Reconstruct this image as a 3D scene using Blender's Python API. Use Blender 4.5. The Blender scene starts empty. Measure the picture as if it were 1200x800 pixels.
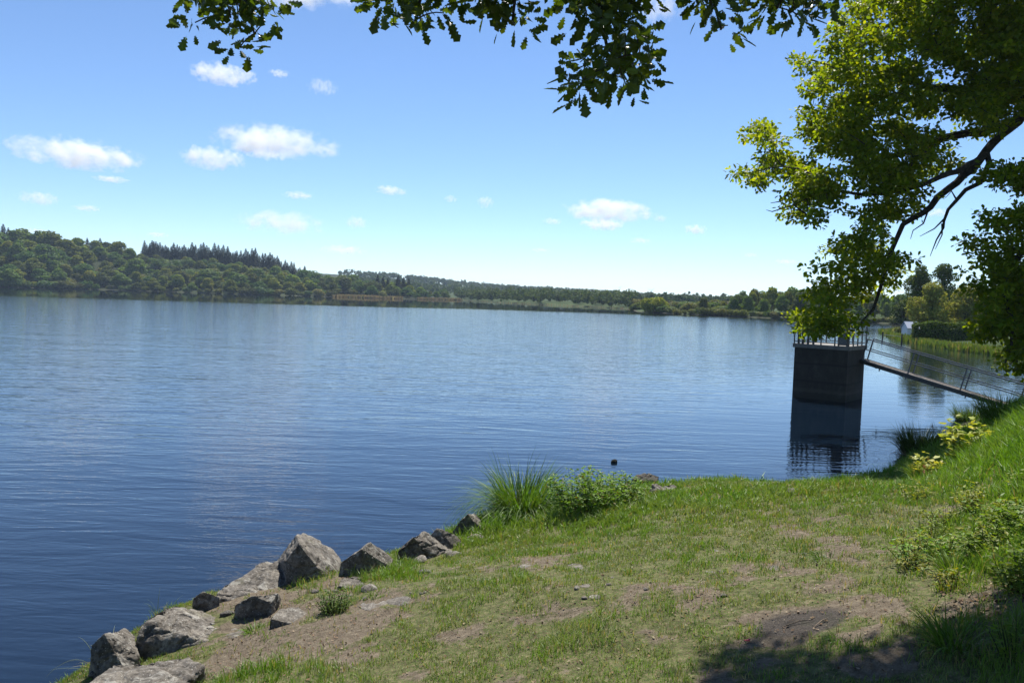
import bpy, bmesh, math, random
import numpy as np
from mathutils import Vector, Matrix

R = math.radians
random.seed(5)
rng = np.random.default_rng(7)
S = bpy.context.scene
COL = S.collection

# ------------------------------------------------------------------ camera
FPX, CX, CY = 931.0, 600.0, 400.0            # focal length and centre in 1200x800 picture units
EYE = np.array([0.0, 0.0, 4.0])
PITCH, ROLL = R(3.26), R(1.8)
f_ = np.array([0, math.cos(PITCH), -math.sin(PITCH)])
u0 = np.array([0, math.sin(PITCH), math.cos(PITCH)])
r0 = np.array([1.0, 0, 0])
r_ = r0 * math.cos(ROLL) + u0 * math.sin(ROLL)
u_ = -r0 * math.sin(ROLL) + u0 * math.cos(ROLL)
cam = bpy.data.cameras.new('camera')
cam.sensor_width = 36.0
cam.lens = FPX / 1200 * 36
cam.clip_start, cam.clip_end = 0.05, 40000
camo = bpy.data.objects.new('camera', cam)
M = Matrix.Identity(4)
for i in range(3):
    M[i][0], M[i][1], M[i][2], M[i][3] = r_[i], u_[i], -f_[i], EYE[i]
camo.matrix_world = M
COL.objects.link(camo)
S.camera = camo

# ------------------------------------------------------------------ sky, sun, exposure
SUN_EL, SUN_AZ = 57.0, 8.0                   # azimuth measured from +Y towards +X
sd = np.array([math.sin(R(SUN_AZ)) * math.cos(R(SUN_EL)), math.cos(R(SUN_AZ)) * math.cos(R(SUN_EL)), math.sin(R(SUN_EL))])
W = bpy.data.worlds.new('World'); S.world = W; W.use_nodes = True
nt = W.node_tree
sky = nt.nodes.new('ShaderNodeTexSky'); sky.sky_type = 'NISHITA'; sky.sun_disc = False
sky.sun_elevation = R(SUN_EL); sky.sun_rotation = R(SUN_AZ)
sky.altitude = 0; sky.air_density = 0.76; sky.dust_density = 0.0; sky.ozone_density = 6.0
bg = nt.nodes['Background']; bg.inputs[1].default_value = 0.091
nt.links.new(sky.outputs[0], bg.inputs[0])
sl = bpy.data.lights.new('sun', 'SUN'); sl.energy = 5.0; sl.angle = R(0.53); sl.color = (1, 0.95, 0.87)
so = bpy.data.objects.new('sun', sl); COL.objects.link(so)
so.rotation_euler = Vector(-sd).to_track_quat('-Z', 'Y').to_euler()
so.location = (0, 0, 60)
S.view_settings.view_transform = 'Standard'; S.view_settings.look = 'None'
S.view_settings.exposure = 0.78; S.view_settings.gamma = 1.0
S.cycles.use_denoising = True
S.cycles.max_bounces = 16; S.cycles.volume_bounces = 14; S.cycles.transparent_max_bounces = 8
S.cycles.diffuse_bounces = 3; S.cycles.glossy_bounces = 3; S.cycles.transmission_bounces = 4
S.cycles.sample_clamp_indirect = 6.0
S.cycles.caustics_reflective = False; S.cycles.caustics_refractive = False

# ------------------------------------------------------------------ helpers
def at(px, py, d):
    px, py, d = np.asarray(px, float), np.asarray(py, float), np.asarray(d, float)
    v = f_ + ((px - CX) / FPX)[..., None] * r_ - ((py - CY) / FPX)[..., None] * u_
    return EYE + v * d[..., None]

def plane(px, py, z=0.0):
    v = f_ + (px - CX) / FPX * r_ - (py - CY) / FPX * u_
    return EYE + v * ((z - EYE[2]) / v[2])

def sstep(a, b, x):
    t = np.clip((x - a) / (b - a), 0, 1)
    return t * t * (3 - 2 * t)

def _h(ix, iy, iz, seed):
    n = (ix * 374761393 + iy * 668265263 + iz * 2147483647 + seed * 974634777) & 0xffffffff
    n = ((n ^ (n >> 13)) * 1274126177) & 0xffffffff
    n = ((n ^ (n >> 16)) * 2246822519) & 0xffffffff
    return ((n ^ (n >> 15)) & 0xffff) / 65535.0

def vnoise(x, y, z=0.0, seed=0):
    x, y = np.asarray(x, float), np.asarray(y, float); z = np.broadcast_to(np.asarray(z, float), x.shape)
    ix, iy, iz = np.floor(x).astype(np.int64), np.floor(y).astype(np.int64), np.floor(z).astype(np.int64)
    fx, fy, fz = x - ix, y - iy, z - iz
    fx, fy, fz = fx * fx * (3 - 2 * fx), fy * fy * (3 - 2 * fy), fz * fz * (3 - 2 * fz)
    o = 0
    for a in (0, 1):
        for b in (0, 1):
            for c in (0, 1):
                o = o + _h(ix + a, iy + b, iz + c, seed) * (fx if a else 1 - fx) * (fy if b else 1 - fy) * (fz if c else 1 - fz)
    return o

def fbm(x, y, z=0.0, seed=0, octs=4):
    o, a, s = 0, 0.5, 1.0
    for k in range(octs):
        o = o + a * vnoise(np.asarray(x) * s, np.asarray(y) * s, np.asarray(z) * s, seed + k * 13); a *= 0.5; s *= 2.03
    return o / (1 - 0.5 ** octs)

def inpoly(x, y, P):
    P = np.asarray(P, float); c = np.zeros(np.shape(x), bool)
    for (x0, y0), (x1, y1) in zip(P, np.roll(P, -1, 0)):
        if y0 == y1: continue
        c ^= ((y0 > y) != (y1 > y)) & (x < (x1 - x0) * (y - y0) / (y1 - y0) + x0)
    return c

def polydist(x, y, P):
    d = np.full(np.shape(x), 1e18)
    for (x0, y0), (x1, y1) in zip(P, np.roll(P, -1, 0)):
        dx, dy = x1 - x0, y1 - y0
        t = np.clip(((x - x0) * dx + (y - y0) * dy) / max(dx * dx + dy * dy, 1e-9), 0, 1)
        d = np.minimum(d, (x - x0 - t * dx) ** 2 + (y - y0 - t * dy) ** 2)
    return np.sqrt(d)

def tag(o, label=None, cat=None, group=None, kind=None):
    if label: o['label'] = label
    if cat: o['category'] = cat
    if group: o['group'] = group
    if kind: o['kind'] = kind
    return o

def empty(name, loc=(0, 0, 0)):
    o = bpy.data.objects.new(name, None); o.location = [float(v) for v in loc]; o.empty_display_size = 0.2
    COL.objects.link(o); return o

def mkmesh(name, V, flat, sizes, mat, col=None, parent=None, smooth=False, link=True, attrs=None):
    V = np.asarray(V, np.float32); flat = np.asarray(flat, np.int32); sizes = np.asarray(sizes, np.int32)
    if parent is not None: V = V - np.array(parent.location, np.float32)
    me = bpy.data.meshes.new(name)
    me.vertices.add(len(V)); me.vertices.foreach_set('co', V.ravel())
    me.loops.add(len(flat)); me.loops.foreach_set('vertex_index', flat)
    me.polygons.add(len(sizes))
    me.polygons.foreach_set('loop_start', np.concatenate([[0], np.cumsum(sizes)[:-1]]).astype(np.int32))
    me.update(calc_edges=True)
    me.polygons.foreach_set('use_smooth', np.full(len(sizes), smooth))
    if col is not None:
        c = np.ones((len(V), 4), np.float32); c[:, :3] = col
        me.attributes.new('Col', 'FLOAT_COLOR', 'POINT').data.foreach_set('color', c.ravel())
    for k, v in (attrs or {}).items():
        me.attributes.new(k, 'FLOAT', 'POINT').data.foreach_set('value', np.asarray(v, np.float32))
    if mat: me.materials.append(mat)
    if not link: return me
    o = bpy.data.objects.new(name, me); COL.objects.link(o)
    if parent is not None: o.parent = parent
    return o

class Buf:
    """collects vertices, faces and colours for one mesh"""
    def __init__(s): s.V, s.F, s.N, s.C, s.n = [], [], [], [], 0
    def add(s, V, flat, sizes, col=None):
        V = np.asarray(V, float).reshape(-1, 3)
        s.V.append(V); s.F.append(np.asarray(flat) + s.n); s.N.append(np.asarray(sizes))
        c = np.ones((len(V), 3)) if col is None else np.broadcast_to(np.asarray(col, float), (len(V), 3))
        s.C.append(c); s.n += len(V)
    def inst(s, tv, tf, ts, Rm, T, col=None):
        tv = np.asarray(tv, float); n, k = len(T), len(tv)
        V = np.einsum('nij,kj->nki', Rm, tv) + T[:, None]
        flat = (np.asarray(tf)[None] + (np.arange(n) * k)[:, None]).ravel()
        c = None if col is None else np.repeat(col, k, 0)
        s.add(V, flat, np.tile(ts, n), c)
    def box(s, c, sx, sy, sz, ax=None, col=None):
        ax = np.eye(3) if ax is None else np.asarray(ax)     # rows are the three axes
        q = np.array([(i, j, k) for i in (-.5, .5) for j in (-.5, .5) for k in (-.5, .5)]) * (sx, sy, sz)
        s.add(np.asarray(c) + q @ ax, [0, 1, 3, 2, 4, 6, 7, 5, 0, 4, 5, 1, 2, 3, 7, 6, 0, 2, 6, 4, 1, 5, 7, 3], [4] * 6, col)
    def tube(s, pts, rad, sides=6, col=None, cap=True):
        pts = np.asarray(pts, float); m = len(pts); rad = np.broadcast_to(np.asarray(rad, float), (m,))
        t = np.gradient(pts, axis=0); t /= np.linalg.norm(t, axis=1)[:, None] + 1e-12
        ref = np.array([0, 0, 1.0]) if abs(t[:, 2]).mean() < 0.8 else np.array([1.0, 0, 0])
        a = np.cross(t, ref); a /= np.linalg.norm(a, axis=1)[:, None] + 1e-12
        b = np.cross(t, a); th = np.arange(sides) / sides * 2 * np.pi
        V = pts[:, None] + rad[:, None, None] * (a[:, None] * np.cos(th)[None, :, None] + b[:, None] * np.sin(th)[None, :, None])
        i = np.arange(m - 1)[:, None] * sides; j = np.arange(sides)[None]; jn = (j + 1) % sides
        q = np.stack([i + j, i + jn, i + sides + jn, i + sides + j], -1).reshape(-1)
        n = [4] * ((m - 1) * sides)
        if cap:
            q = np.concatenate([q, np.arange(sides)[::-1], (m - 1) * sides + np.arange(sides)]); n = n + [sides, sides]
        s.add(V, q, n, col)
    def bar(s, a, b, w, t=None, col=None, up=(0, 0, 1)):
        a, b = np.asarray(a, float), np.asarray(b, float); d = b - a; L = np.linalg.norm(d); d /= L
        x = np.cross(d, up); x /= np.linalg.norm(x); z = np.cross(x, d)
        s.box((a + b) / 2, w, L, t or w, np.array([x, d, z]), col)
    def build(s, name, mat, parent=None, smooth=False, link=True):
        return mkmesh(name, np.concatenate(s.V), np.concatenate(s.F), np.concatenate(s.N), mat, np.concatenate(s.C), parent, smooth, link)

def basis(axis, nrm):
    """columns x, y=axis, z~normal for a batch of vectors"""
    y = axis / (np.linalg.norm(axis, axis=1)[:, None] + 1e-9)
    x = np.cross(y, nrm); x /= np.linalg.norm(x, axis=1)[:, None] + 1e-9
    z = np.cross(x, y)
    return np.stack([x, y, z], 2)

def randdir(n):
    v = rng.normal(size=(n, 3)); return v / np.linalg.norm(v, axis=1)[:, None]

def vary(n, base, dv=0.25, alt=None, p=0.0):
    c = np.repeat(np.array([base], float), n, 0)
    if alt is not None: c[rng.random(n) < p] = alt
    return c * (1 + dv * rng.uniform(-1, 1, (n, 1))) * (1 + 0.06 * rng.uniform(-1, 1, (n, 3)))

# ------------------------------------------------------------------ materials
class Mat:
    def __init__(s, name):
        s.m = bpy.data.materials.new(name); s.m.use_nodes = True; s.t = s.m.node_tree
        s.p = s.t.nodes['Principled BSDF']; s.out = s.t.nodes['Material Output']
    def n(s, kind, **kw):
        o = s.t.nodes.new('ShaderNode' + kind)
        for k, v in kw.items():
            if k[0] == '_':
                key = int(k[1:]) if k[1:].isdigit() else k[1:].replace('_', ' ')
                if isinstance(v, bpy.types.NodeSocket): s.t.links.new(v, o.inputs[key])
                else: o.inputs[key].default_value = v
            else: setattr(o, k, v)
        return o
    def l(s, a, b): s.t.links.new(a, b)
    def coord(s, scale=(1, 1, 1), which='Object'):
        c = s.n('TexCoord'); m = s.n('Mapping'); s.l(c.outputs[which], m.inputs[0]); m.inputs['Scale'].default_value = scale
        return m.outputs[0]
    def noise(s, vec, scale, detail=4, rough=0.55, dist=0.0):
        return s.n('TexNoise', _Vector=vec, _Scale=scale, _Detail=detail, _Roughness=rough, _Distortion=dist).outputs[0]
    def ramp(s, fac, stops):
        r = s.n('ValToRGB'); s.l(fac, r.inputs[0]); e = r.color_ramp.elements
        while len(e) < len(stops): e.new(0.5)
        for k, (p, c) in zip(e, stops): k.position = p; k.color = (*c, 1) if len(c) == 3 else c
        return r.outputs[0]
    def mix(s, fac, a, b, mode='MIX'):
        o = s.n('Mix', data_type='RGBA', blend_type=mode)
        for sock, v in ((o.inputs[0], fac), (o.inputs[6], a), (o.inputs[7], b)):
            if isinstance(v, bpy.types.NodeSocket): s.l(v, sock)
            else: sock.default_value = v if not isinstance(v, tuple) else (*v[:3], 1)
        return o.outputs[2]
    def math(s, op, a, b=0.0, c=None):
        o = s.n('Math', operation=op)
        for i, v in enumerate((a, b, c)):
            if v is None: continue
            if isinstance(v, bpy.types.NodeSocket): s.l(v, o.inputs[i])
            else: o.inputs[i].default_value = v
        return o.outputs[0]
    def attr(s, name, out='Fac'): return s.n('Attribute', attribute_name=name).outputs[out]
    def bump(s, height, strength=0.5, dist=0.02):
        b = s.n('Bump', _Height=height, _Strength=strength, _Distance=dist); s.l(b.outputs[0], s.p.inputs['Normal']); return b
    def set(s, **kw):
        for k, v in kw.items():
            sock = s.p.inputs[k.replace('_', ' ')]
            if isinstance(v, bpy.types.NodeSocket): s.l(v, sock)
            else: sock.default_value = (*v, 1) if isinstance(v, tuple) and len(v) == 3 else v
        return s

def leaf_mat(name, trans=0.35, tint=(1.5, 1.35, 0.45), rand=0.0, spec=0.3, rough=0.5):
    m = Mat(name); c = m.attr('Col', 'Color')
    if rand:
        oi = m.n('ObjectInfo').outputs['Random']
        v = m.ramp(oi, [(0, (1 - rand, 1 - rand, 1 - rand * .7)), (.35, (1 + rand * .9, 1 + rand * .5, 0.75)), (.7, (0.95 - rand * .5, 1.0, 0.9)), (1, (1 + rand * .2, 1 + rand * .5, 1))])
        c = m.mix(1.0, c, v, 'MULTIPLY')
    m.set(Base_Color=c, Roughness=rough, Specular_IOR_Level=spec)
    tr = m.n('BsdfTranslucent'); m.l(m.mix(1.0, c, tint, 'MULTIPLY'), tr.inputs[0])
    mx = m.n('MixShader', _0=trans); m.l(m.p.outputs[0], mx.inputs[1]); m.l(tr.outputs[0], mx.inputs[2])
    m.l(mx.outputs[0], m.out.inputs[0])
    return m.m

M_far = leaf_mat('far_foliage', 0.35, (1.3, 1.25, .5), rand=0.5, spec=0.15, rough=0.7)
M_mass = leaf_mat('wood_foliage', 0.28, (1.3, 1.25, .6), spec=0.1, rough=0.8)
M_oak = leaf_mat('oak_leaves', 0.52, (2.1, 1.9, 0.3), spec=0.18, rough=0.5)
M_oakn = leaf_mat('near_oak_leaves', 0.38, (1.8, 1.75, 0.3), spec=0.35, rough=0.4)
M_grass = leaf_mat('grass_blades', 0.35, (1.35, 1.3, 0.5), spec=0.25, rough=0.5)
M_plant = leaf_mat('plant_leaves', 0.4, (1.5, 1.4, 0.45), spec=0.18, rough=0.5)
M_litter = leaf_mat('dry_leaves', 0.05, (1, 1, 1), spec=0.1, rough=0.8)

def bark(name, a, b):
    m = Mat(name); v = m.coord(); n = m.noise(v, 9, 6, .65)
    m.set(Base_Color=m.ramp(n, [(.3, a), (.7, b)]), Roughness=0.9, Specular_IOR_Level=0.1); m.bump(m.noise(v, 25, 4), .8, .03)
    return m.m
M_bark = bark('oak_bark', (.03, .025, .02), (.09, .075, .06))
M_twig = bark('dry_wood', (.12, .09, .06), (.25, .2, .15))

def rock_mat():
    m = Mat('grey_stone'); v = m.coord(); oi = m.n('ObjectInfo').outputs['Random']
    vv = m.n('VectorMath', operation='ADD'); m.l(v, vv.inputs[0]); m.l(oi, vv.inputs[1]); v = vv.outputs[0]
    n1 = m.noise(v, 3.2, 8, .65); n2 = m.noise(v, 22, 6, .7); n3 = m.noise(v, 5, 8, .7, 1.0)
    c = m.ramp(n1, [(.25, (.075, .068, .06)), (.5, (.19, .17, .142)), (.75, (.32, .288, .238))])
    c = m.mix(m.ramp(n2, [(.38, (0, 0, 0)), (.62, (1, 1, 1))]), m.mix(1.0, c, (.42, .41, .4), 'MULTIPLY'), c)
    c = m.mix(m.ramp(n3, [(.54, (0, 0, 0)), (.62, (.6,) * 3)]), c, (.37, .355, .31))      # pale lichen
    vo = m.n('TexVoronoi', _Vector=v, _Scale=34.0); 
    c = m.mix(m.ramp(vo.outputs['Distance'], [(.08, (.8,) * 3), (.2, (0, 0, 0))]), c, (.5, .49, .45))
    g = m.n('NewGeometry').outputs['Position']; z = m.n('SeparateXYZ', _0=g).outputs[2]
    wet = m.n('MapRange', _Value=z, _1=0.03, _2=0.22, _3=1.0, _4=0.0).outputs[0]
    c = m.mix(wet, c, (.030, .030, .022))                                                   # wet tide line
    ms = m.noise(v, 2.3, 4); c = m.mix(m.ramp(ms, [(.62, (0, 0, 0)), (.72, (.7,) * 3)]), c, (.10, .095, .045))
    m.set(Base_Color=c, Roughness=0.85, Specular_IOR_Level=0.25)
    h = m.math('ADD', m.noise(v, 12, 8, .7), m.math('MULTIPLY', m.noise(v, 60, 4, .7), .35)); m.bump(h, 1.0, .03)
    return m.m
M_rock = rock_mat()

def simple(name, col, rough=0.6, metal=0.0, nscale=None, amt=0.3, bump=0.0):
    m = Mat(name)
    if nscale:
        n = m.noise(m.coord(), nscale, 6, .65)
        m.set(Base_Color=m.ramp(n, [(.3, tuple(c * (1 - amt) for c in col)), (.7, tuple(c * (1 + amt) for c in col))]))
        if bump: m.bump(n, bump, .02)
    else: m.set(Base_Color=col)
    m.set(Roughness=rough, Metallic=metal)
    return m.m
M_steel = simple('painted_steel', (.06, .065, .07), .5, .4, 30, .4)
M_rail = simple('grey_steel', (.12, .125, .13), .45, .5, 25, .4)
M_plank = simple('weathered_deck', (.10, .085, .07), .85, 0, 8, .45, .4)
M_white = simple('white_paint', (.75, .76, .78), .5, 0, 4, .12)
M_slate = simple('grey_roof', (.16, .18, .22), .6, 0, 6, .25)
M_soft = simple('dark_timber', (.05, .04, .032), .8, 0, 9, .4)
M_red = simple('red_plastic', (.5, .03, .03), .4)

# ------------------------------------------------------------------ lake outline and terrain
near_px = [(60, 806), (90, 785), (120, 765), (150, 742), (190, 718), (222, 704), (250, 698), (285, 680), (318, 664), (350, 660), (395, 664), (432, 657), (466, 648), (505, 636),
           (533, 622), (562, 611), (600, 604), (650, 596), (700, 586), (740, 577), (765, 575), (790, 574), (820, 572), (850, 571), (880, 572), (905, 575), (925, 576), (945, 574),
           (965, 570), (1000, 566), (1030, 560), (1050, 548), (1068, 536), (1085, 524)]
near = [plane(*p)[:2] for p in near_px]
left_px = [(-60, 334.2), (0, 336.3), (120, 339.3), (200, 342), (290, 345), (390, 347.8), (445, 349.6), (500, 350.8), (535, 351.6), (560, 353.2), (600, 355.6), (660, 358.3), (715, 360.8), (738, 362.3)]
right_px = [(744, 365.4), (775, 366.8), (800, 368), (860, 370.7), (920, 373.6), (1000, 377), (1050, 379.6), (1066, 380.6)]
pen_px = [(1056, 386.5), (1030, 389.2), (1046, 396), (1062, 400.5), (1085, 405), (1120, 410.5), (1142, 413), (1165, 416), (1200, 421), (1240, 427)]
L_far = [plane(*p)[:2] for p in left_px]; R_far = [plane(*p)[:2] for p in right_px]; PEN = [plane(*p)[:2] for p in pen_px]
start = [(-900, 250), (-900, -200), (-300, -160), (-80, -70), (-24, -18), (-12, -5), (-8.5, 1.5), (-6.2, 5.5)]
cove = [(58, 50), (52, 41), (40, 36.5), (28, 35), (20.5, 32.6), (17.2, 29.4), (14.8, 26.4), (12.9, 24.2)]
LAKE = np.array(start + near + cove[::-1] + PEN[::-1] + R_far[::-1] + L_far[::-1], float)
SHORE_N = np.array([(-12, -5), (-8.5, 1.5), (-6.2, 5.5)] + near + cove[::-1])

top_px = [(-400, 250), (0, 269), (60, 272), (120, 280), (170, 283), (250, 291), (320, 299), (350, 311), (400, 319), (450, 323), (490, 331), (525, 345), (560, 352)]
far_px = [(380, 318), (450, 322), (510, 328), (560, 334), (610, 337), (680, 341), (760, 346), (840, 352), (950, 354), (1300, 352)]
hor = lambda px: 347 + (px - 600) * math.tan(ROLL)

def H(x, y, bumps=True):
    x, y = np.asarray(x, float), np.asarray(y, float)
    d = polydist(x, y, LAKE); s = np.where(inpoly(x, y, LAKE), -d, d)
    wn = np.exp(-(((x - 3) ** 2 + (y - 8) ** 2) / 32.0 ** 2))
    yy = np.maximum(y, 1.0); px = 600 + x / yy * FPX
    zn = 5 * np.tanh(0.235 * s / 5) + 0.12 * sstep(0, .5, s)
    zf = 1.6 * np.tanh(np.maximum(s, 0) * 0.035) + 0.25 * sstep(0, 6, s)
    z = np.where(s > 0, wn * zn + (1 - wn) * zf, np.maximum(-2.5, s * 0.35))
    # grassy bank rising to the right of the foot path
    q = (x - 0.47 * y - 0.35) / 1.1
    z = z + 1.25 * sstep(0, 2.8, q) * sstep(-0.2, 3.5, s) * sstep(34, 20, y) * sstep(-9, -3, y) * sstep(60, 18, x) * (s > 0)
    # wooded hill on the left shore, long hill at the end of the lake
    dep = np.interp(px, [p[0] for p in top_px], [505, 505, 500, 495, 490, 490, 490, 480, 480, 480, 470, 460, 460])
    tree = np.interp(px, [0, 330, 430, 530], [13, 12.5, 10.5, 6])
    zc = np.maximum(0, (hor(px) - np.interp(px, *zip(*top_px))) / FPX * (dep + 60) + 1.2 - tree)
    z = z + (s > 0) * zc * sstep(6, 85, s) * sstep(200, 380, y) 
    zh = np.maximum(0, (hor(px) - np.interp(px, *zip(*far_px))) / FPX * 1500 + 4 - 9)
    z = z + (s > 0) * np.maximum(0, zh - zc * .8) * sstep(650, 1450, y)
    if bumps:
        z = z + (s > 0) * sstep(0.1, 1.2, s) * wn * (0.16 * (fbm(x * .55, y * .55, 0, 3, 3) - .5) + 0.05 * (fbm(x * 3, y * 3, 0, 9, 2) - .5))
    return z, s

def G(px, py):
    """ground point seen at a picture point"""
    d = 2.5 * (1.012 ** np.arange(420))
    P = at(np.full(420, px), np.full(420, py), d); z, _ = H(P[:, 0], P[:, 1]); k = np.argmax(P[:, 2] < np.maximum(z, 0))
    if k == 0: return P[0], d[0]
    a, b = d[k - 1], d[k]
    for _ in range(14):
        m = (a + b) / 2; p = at(px, py, m)
        if p[2] < max(float(H(p[0], p[1])[0]), 0): b = m
        else: a = m
    return at(px, py, b), b

def gz(x, y): return float(H(x, y)[0])

def spread(lo, hi, step, grow, end):
    a = list(np.arange(lo, hi + step / 2, step)); st = step
    while a[-1] < end: st *= grow; a.append(a[-1] + st)
    b = []; v, st = lo, step
    while v > -end: st *= grow; v -= st; b.append(v)
    return np.array(b[::-1] + a)
def ellipse(px, py, rx, ry):
    c, d = G(px, py); a, _ = G(px, py - ry); b, _ = G(px, py + ry)
    return c[0], c[1], max(rx * d / FPX, .08), max(abs(a[1] - b[1]) / 2, .12)

DIRT = [(*ellipse(*e[:4]), e[4]) for e in [
    (330, 757, 105, 20, 1.0), (360, 702, 60, 20, .95), (300, 738, 60, 20, .95), (300, 700, 60, 12, .8), (430, 765, 50, 12, .6), (390, 686, 40, 9, .7), (965, 690, 45, 50, .62), (975, 640, 30, 34, .5), (1035, 775, 60, 22, .75),
    (930, 728, 95, 26, .85), (1165, 706, 55, 26, .95), (660, 712, 75, 16, .5), (780, 690, 90, 18, .5), (690, 680, 60, 14, .45), (455, 700, 45, 16, .75),
    (800, 740, 70, 14, .4), (1120, 600, 50, 9, .35), (905, 596, 22, 6, .4), (620, 660, 40, 8, .4), (560, 740, 60, 14, .35), (1110, 690, 40, 16, .5), (850, 670, 60, 12, .4), (860, 790, 60, 14, .5), (520, 780, 50, 12, .35)]]
BURN = ellipse(938, 728, 62, 17)

def dirtiness(x, y, s):
    d = np.zeros(np.shape(x))
    for cx, cy, rx, ry, a in DIRT:
        q = ((x - cx) / rx) ** 2 + ((y - cy) / ry) ** 2
        d = np.maximum(d, a * np.exp(-q * q * .7))
    n = fbm(x * 1.3, y * 1.3, 0, 21, 4)
    n2 = fbm(x * 4.5, y * 4.5, 0, 23, 4)
    d = d * (0.08 + 1.42 * n) + 0.30 * sstep(.53, .72, fbm(x * .9 + 7, y * 1.6, 0, 31, 4) * .5 + n2 * .5) * sstep(1.0, 3.5, s) * sstep(2.0, .2, (x - .47 * y) / 1.1)
    return np.clip(d * (.35 + 1.25 * sstep(.3, .62, n2)), 0, 1)

gx = spread(-9, 16, 0.11, 1.045, 3900); gy = spread(-3, 24, 0.11, 1.045, 3900)
X, Y = np.meshgrid(gx, gy); X, Y = X.ravel(), Y.ravel()
Z, SD = H(X, Y)
nx, ny = len(gx), len(gy)
ii = (np.arange(ny - 1)[:, None] * nx + np.arange(nx - 1)[None]).ravel()
quad = np.stack([ii, ii + 1, ii + nx + 1, ii + nx], 1).ravel()
D0 = dirtiness(X, Y, SD)
BQ = np.exp(-(((X - BURN[0]) / BURN[2]) ** 2 + ((Y - BURN[1]) / BURN[3]) ** 2) ** 2)

m = Mat('ground'); v = m.coord()
n1 = m.noise(v, 1.7, 8, .62); n2 = m.noise(v, 14, 8, .7); n3 = m.noise(v, 70, 4, .7)
soil = m.ramp(n2, [(.25, (.075, .06, .044)), (.5, (.165, .135, .098)), (.75, (.28, .24, .175))])
soil = m.mix(m.ramp(n3, [(.35, (0, 0, 0)), (.65, (1,) * 3)]), m.mix(1.0, soil, (.62, .6, .58), 'MULTIPLY'), soil)
turf = m.mix(m.ramp(n3, [(.45, (0, 0, 0)), (.58, (1,) * 3)]), m.ramp(n2, [(.3, (.035, .055, .014)), (.55, (.09, .12, .035)), (.75, (.17, .17, .075))]), m.ramp(n2, [(.35, (.06, .045, .03)), (.6, (.19, .155, .09)), (.75, (.30, .26, .15))]))
farl = m.ramp(m.noise(v, .02, 6), [(.35, (.03, .048, .016)), (.6, (.05, .075, .025)), (.75, (.09, .10, .045))])
dfac = m.math('ADD', m.attr('dirt'), m.math('ADD', m.math('MULTIPLY', m.math('SUBTRACT', n1, .5), .5), m.math('MULTIPLY', m.math('SUBTRACT', n2, .5), .9)))
c = m.mix(m.ramp(dfac, [(.32, (0, 0, 0)), (.46, (1,) * 3)]), turf, soil)
c = m.mix(m.ramp(m.math('MULTIPLY', m.attr('burn'), m.math('ADD', n1, .45)), [(.3, (0, 0, 0)), (.7, (.9,) * 3)]), c, m.ramp(n3, [(.3, (.022, .02, .019)), (.7, (.085, .075, .066))]))
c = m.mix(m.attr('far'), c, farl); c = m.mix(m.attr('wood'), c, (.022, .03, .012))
g = m.n('NewGeometry').outputs['Position']; z = m.n('SeparateXYZ', _0=g).outputs[2]
c = m.mix(m.n('MapRange', _Value=z, _1=0.02, _2=0.16, _3=1.0, _4=0.0).outputs[0], c, (.05, .042, .032))
m.set(Base_Color=c, Roughness=0.95, Specular_IOR_Level=0.1)
m.bump(m.math('ADD', n2, m.math('MULTIPLY', n3, .5)), .8, .035)
ground = mkmesh('ground', np.stack([X, Y, Z], 1), quad, np.full(len(ii), 4), m.m, None, None, True,
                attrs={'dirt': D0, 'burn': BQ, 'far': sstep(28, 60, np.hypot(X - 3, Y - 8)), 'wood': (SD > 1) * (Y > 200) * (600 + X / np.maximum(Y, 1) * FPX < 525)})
tag(ground, kind='structure')

# ------------------------------------------------------------------ water
wx = spread(-14, 30, 0.6, 1.06, 3800); wy = spread(2, 45, 0.6, 1.06, 3800)
X2, Y2 = np.meshgrid(wx, wy); X2, Y2 = X2.ravel(), Y2.ravel()
dl = polydist(X2, Y2, np.array(L_far)) ; dl = np.where(inpoly(X2, Y2, LAKE), dl, 0)
dr = polydist(X2, Y2, np.array(PEN + cove))
dn = polydist(X2, Y2, SHORE_N)
wind = Y2 + 45 * (fbm(X2 * .012, Y2 * .03, 0, 4) - .5) + np.maximum(X2, -60) * -.25
calm = sstep(235, 190, wind) * (.35 + .65 * sstep(2, 10, dr))
ruf = 0.025 + calm * (0.48 + 0.52 * sstep(2, 22, dn)) * (0.75 + 0.6 * (fbm(X2 * .02, Y2 * .006, 0, 8) - .35))
nx2, ny2 = len(wx), len(wy)
ii2 = (np.arange(ny2 - 1)[:, None] * nx2 + np.arange(nx2 - 1)[None]).ravel()
m = Mat('lake_water')
w1 = m.noise(m.coord((.55, 2.1, 1)), 1.0, 3, .5, .6); w2 = m.noise(m.coord((2.0, 5.0, 1)), 1.3, 3, .5, .3); w3 = m.noise(m.coord((.12, .3, 1)), 1.0, 2, .5)
h = m.math('ADD', m.math('MULTIPLY', w1, .043), m.math('ADD', m.math('MULTIPLY', w2, .012), m.math('MULTIPLY', w3, .07)))
b = m.bump(m.math('MULTIPLY', h, m.attr('ruffle')), 1.0, 1.0)
m.set(Base_Color=(.0032, .0085, .018), Roughness=0.02, IOR=1.55, Specular_IOR_Level=0.5)
water = mkmesh('water', np.stack([X2, Y2, np.zeros_like(X2)], 1), np.stack([ii2, ii2 + 1, ii2 + nx2 + 1, ii2 + nx2], 1).ravel(), np.full(len(ii2), 4), m.m, None, None, True, attrs={'ruffle': np.maximum(ruf, .02)})
tag(water, kind='structure')

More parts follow.
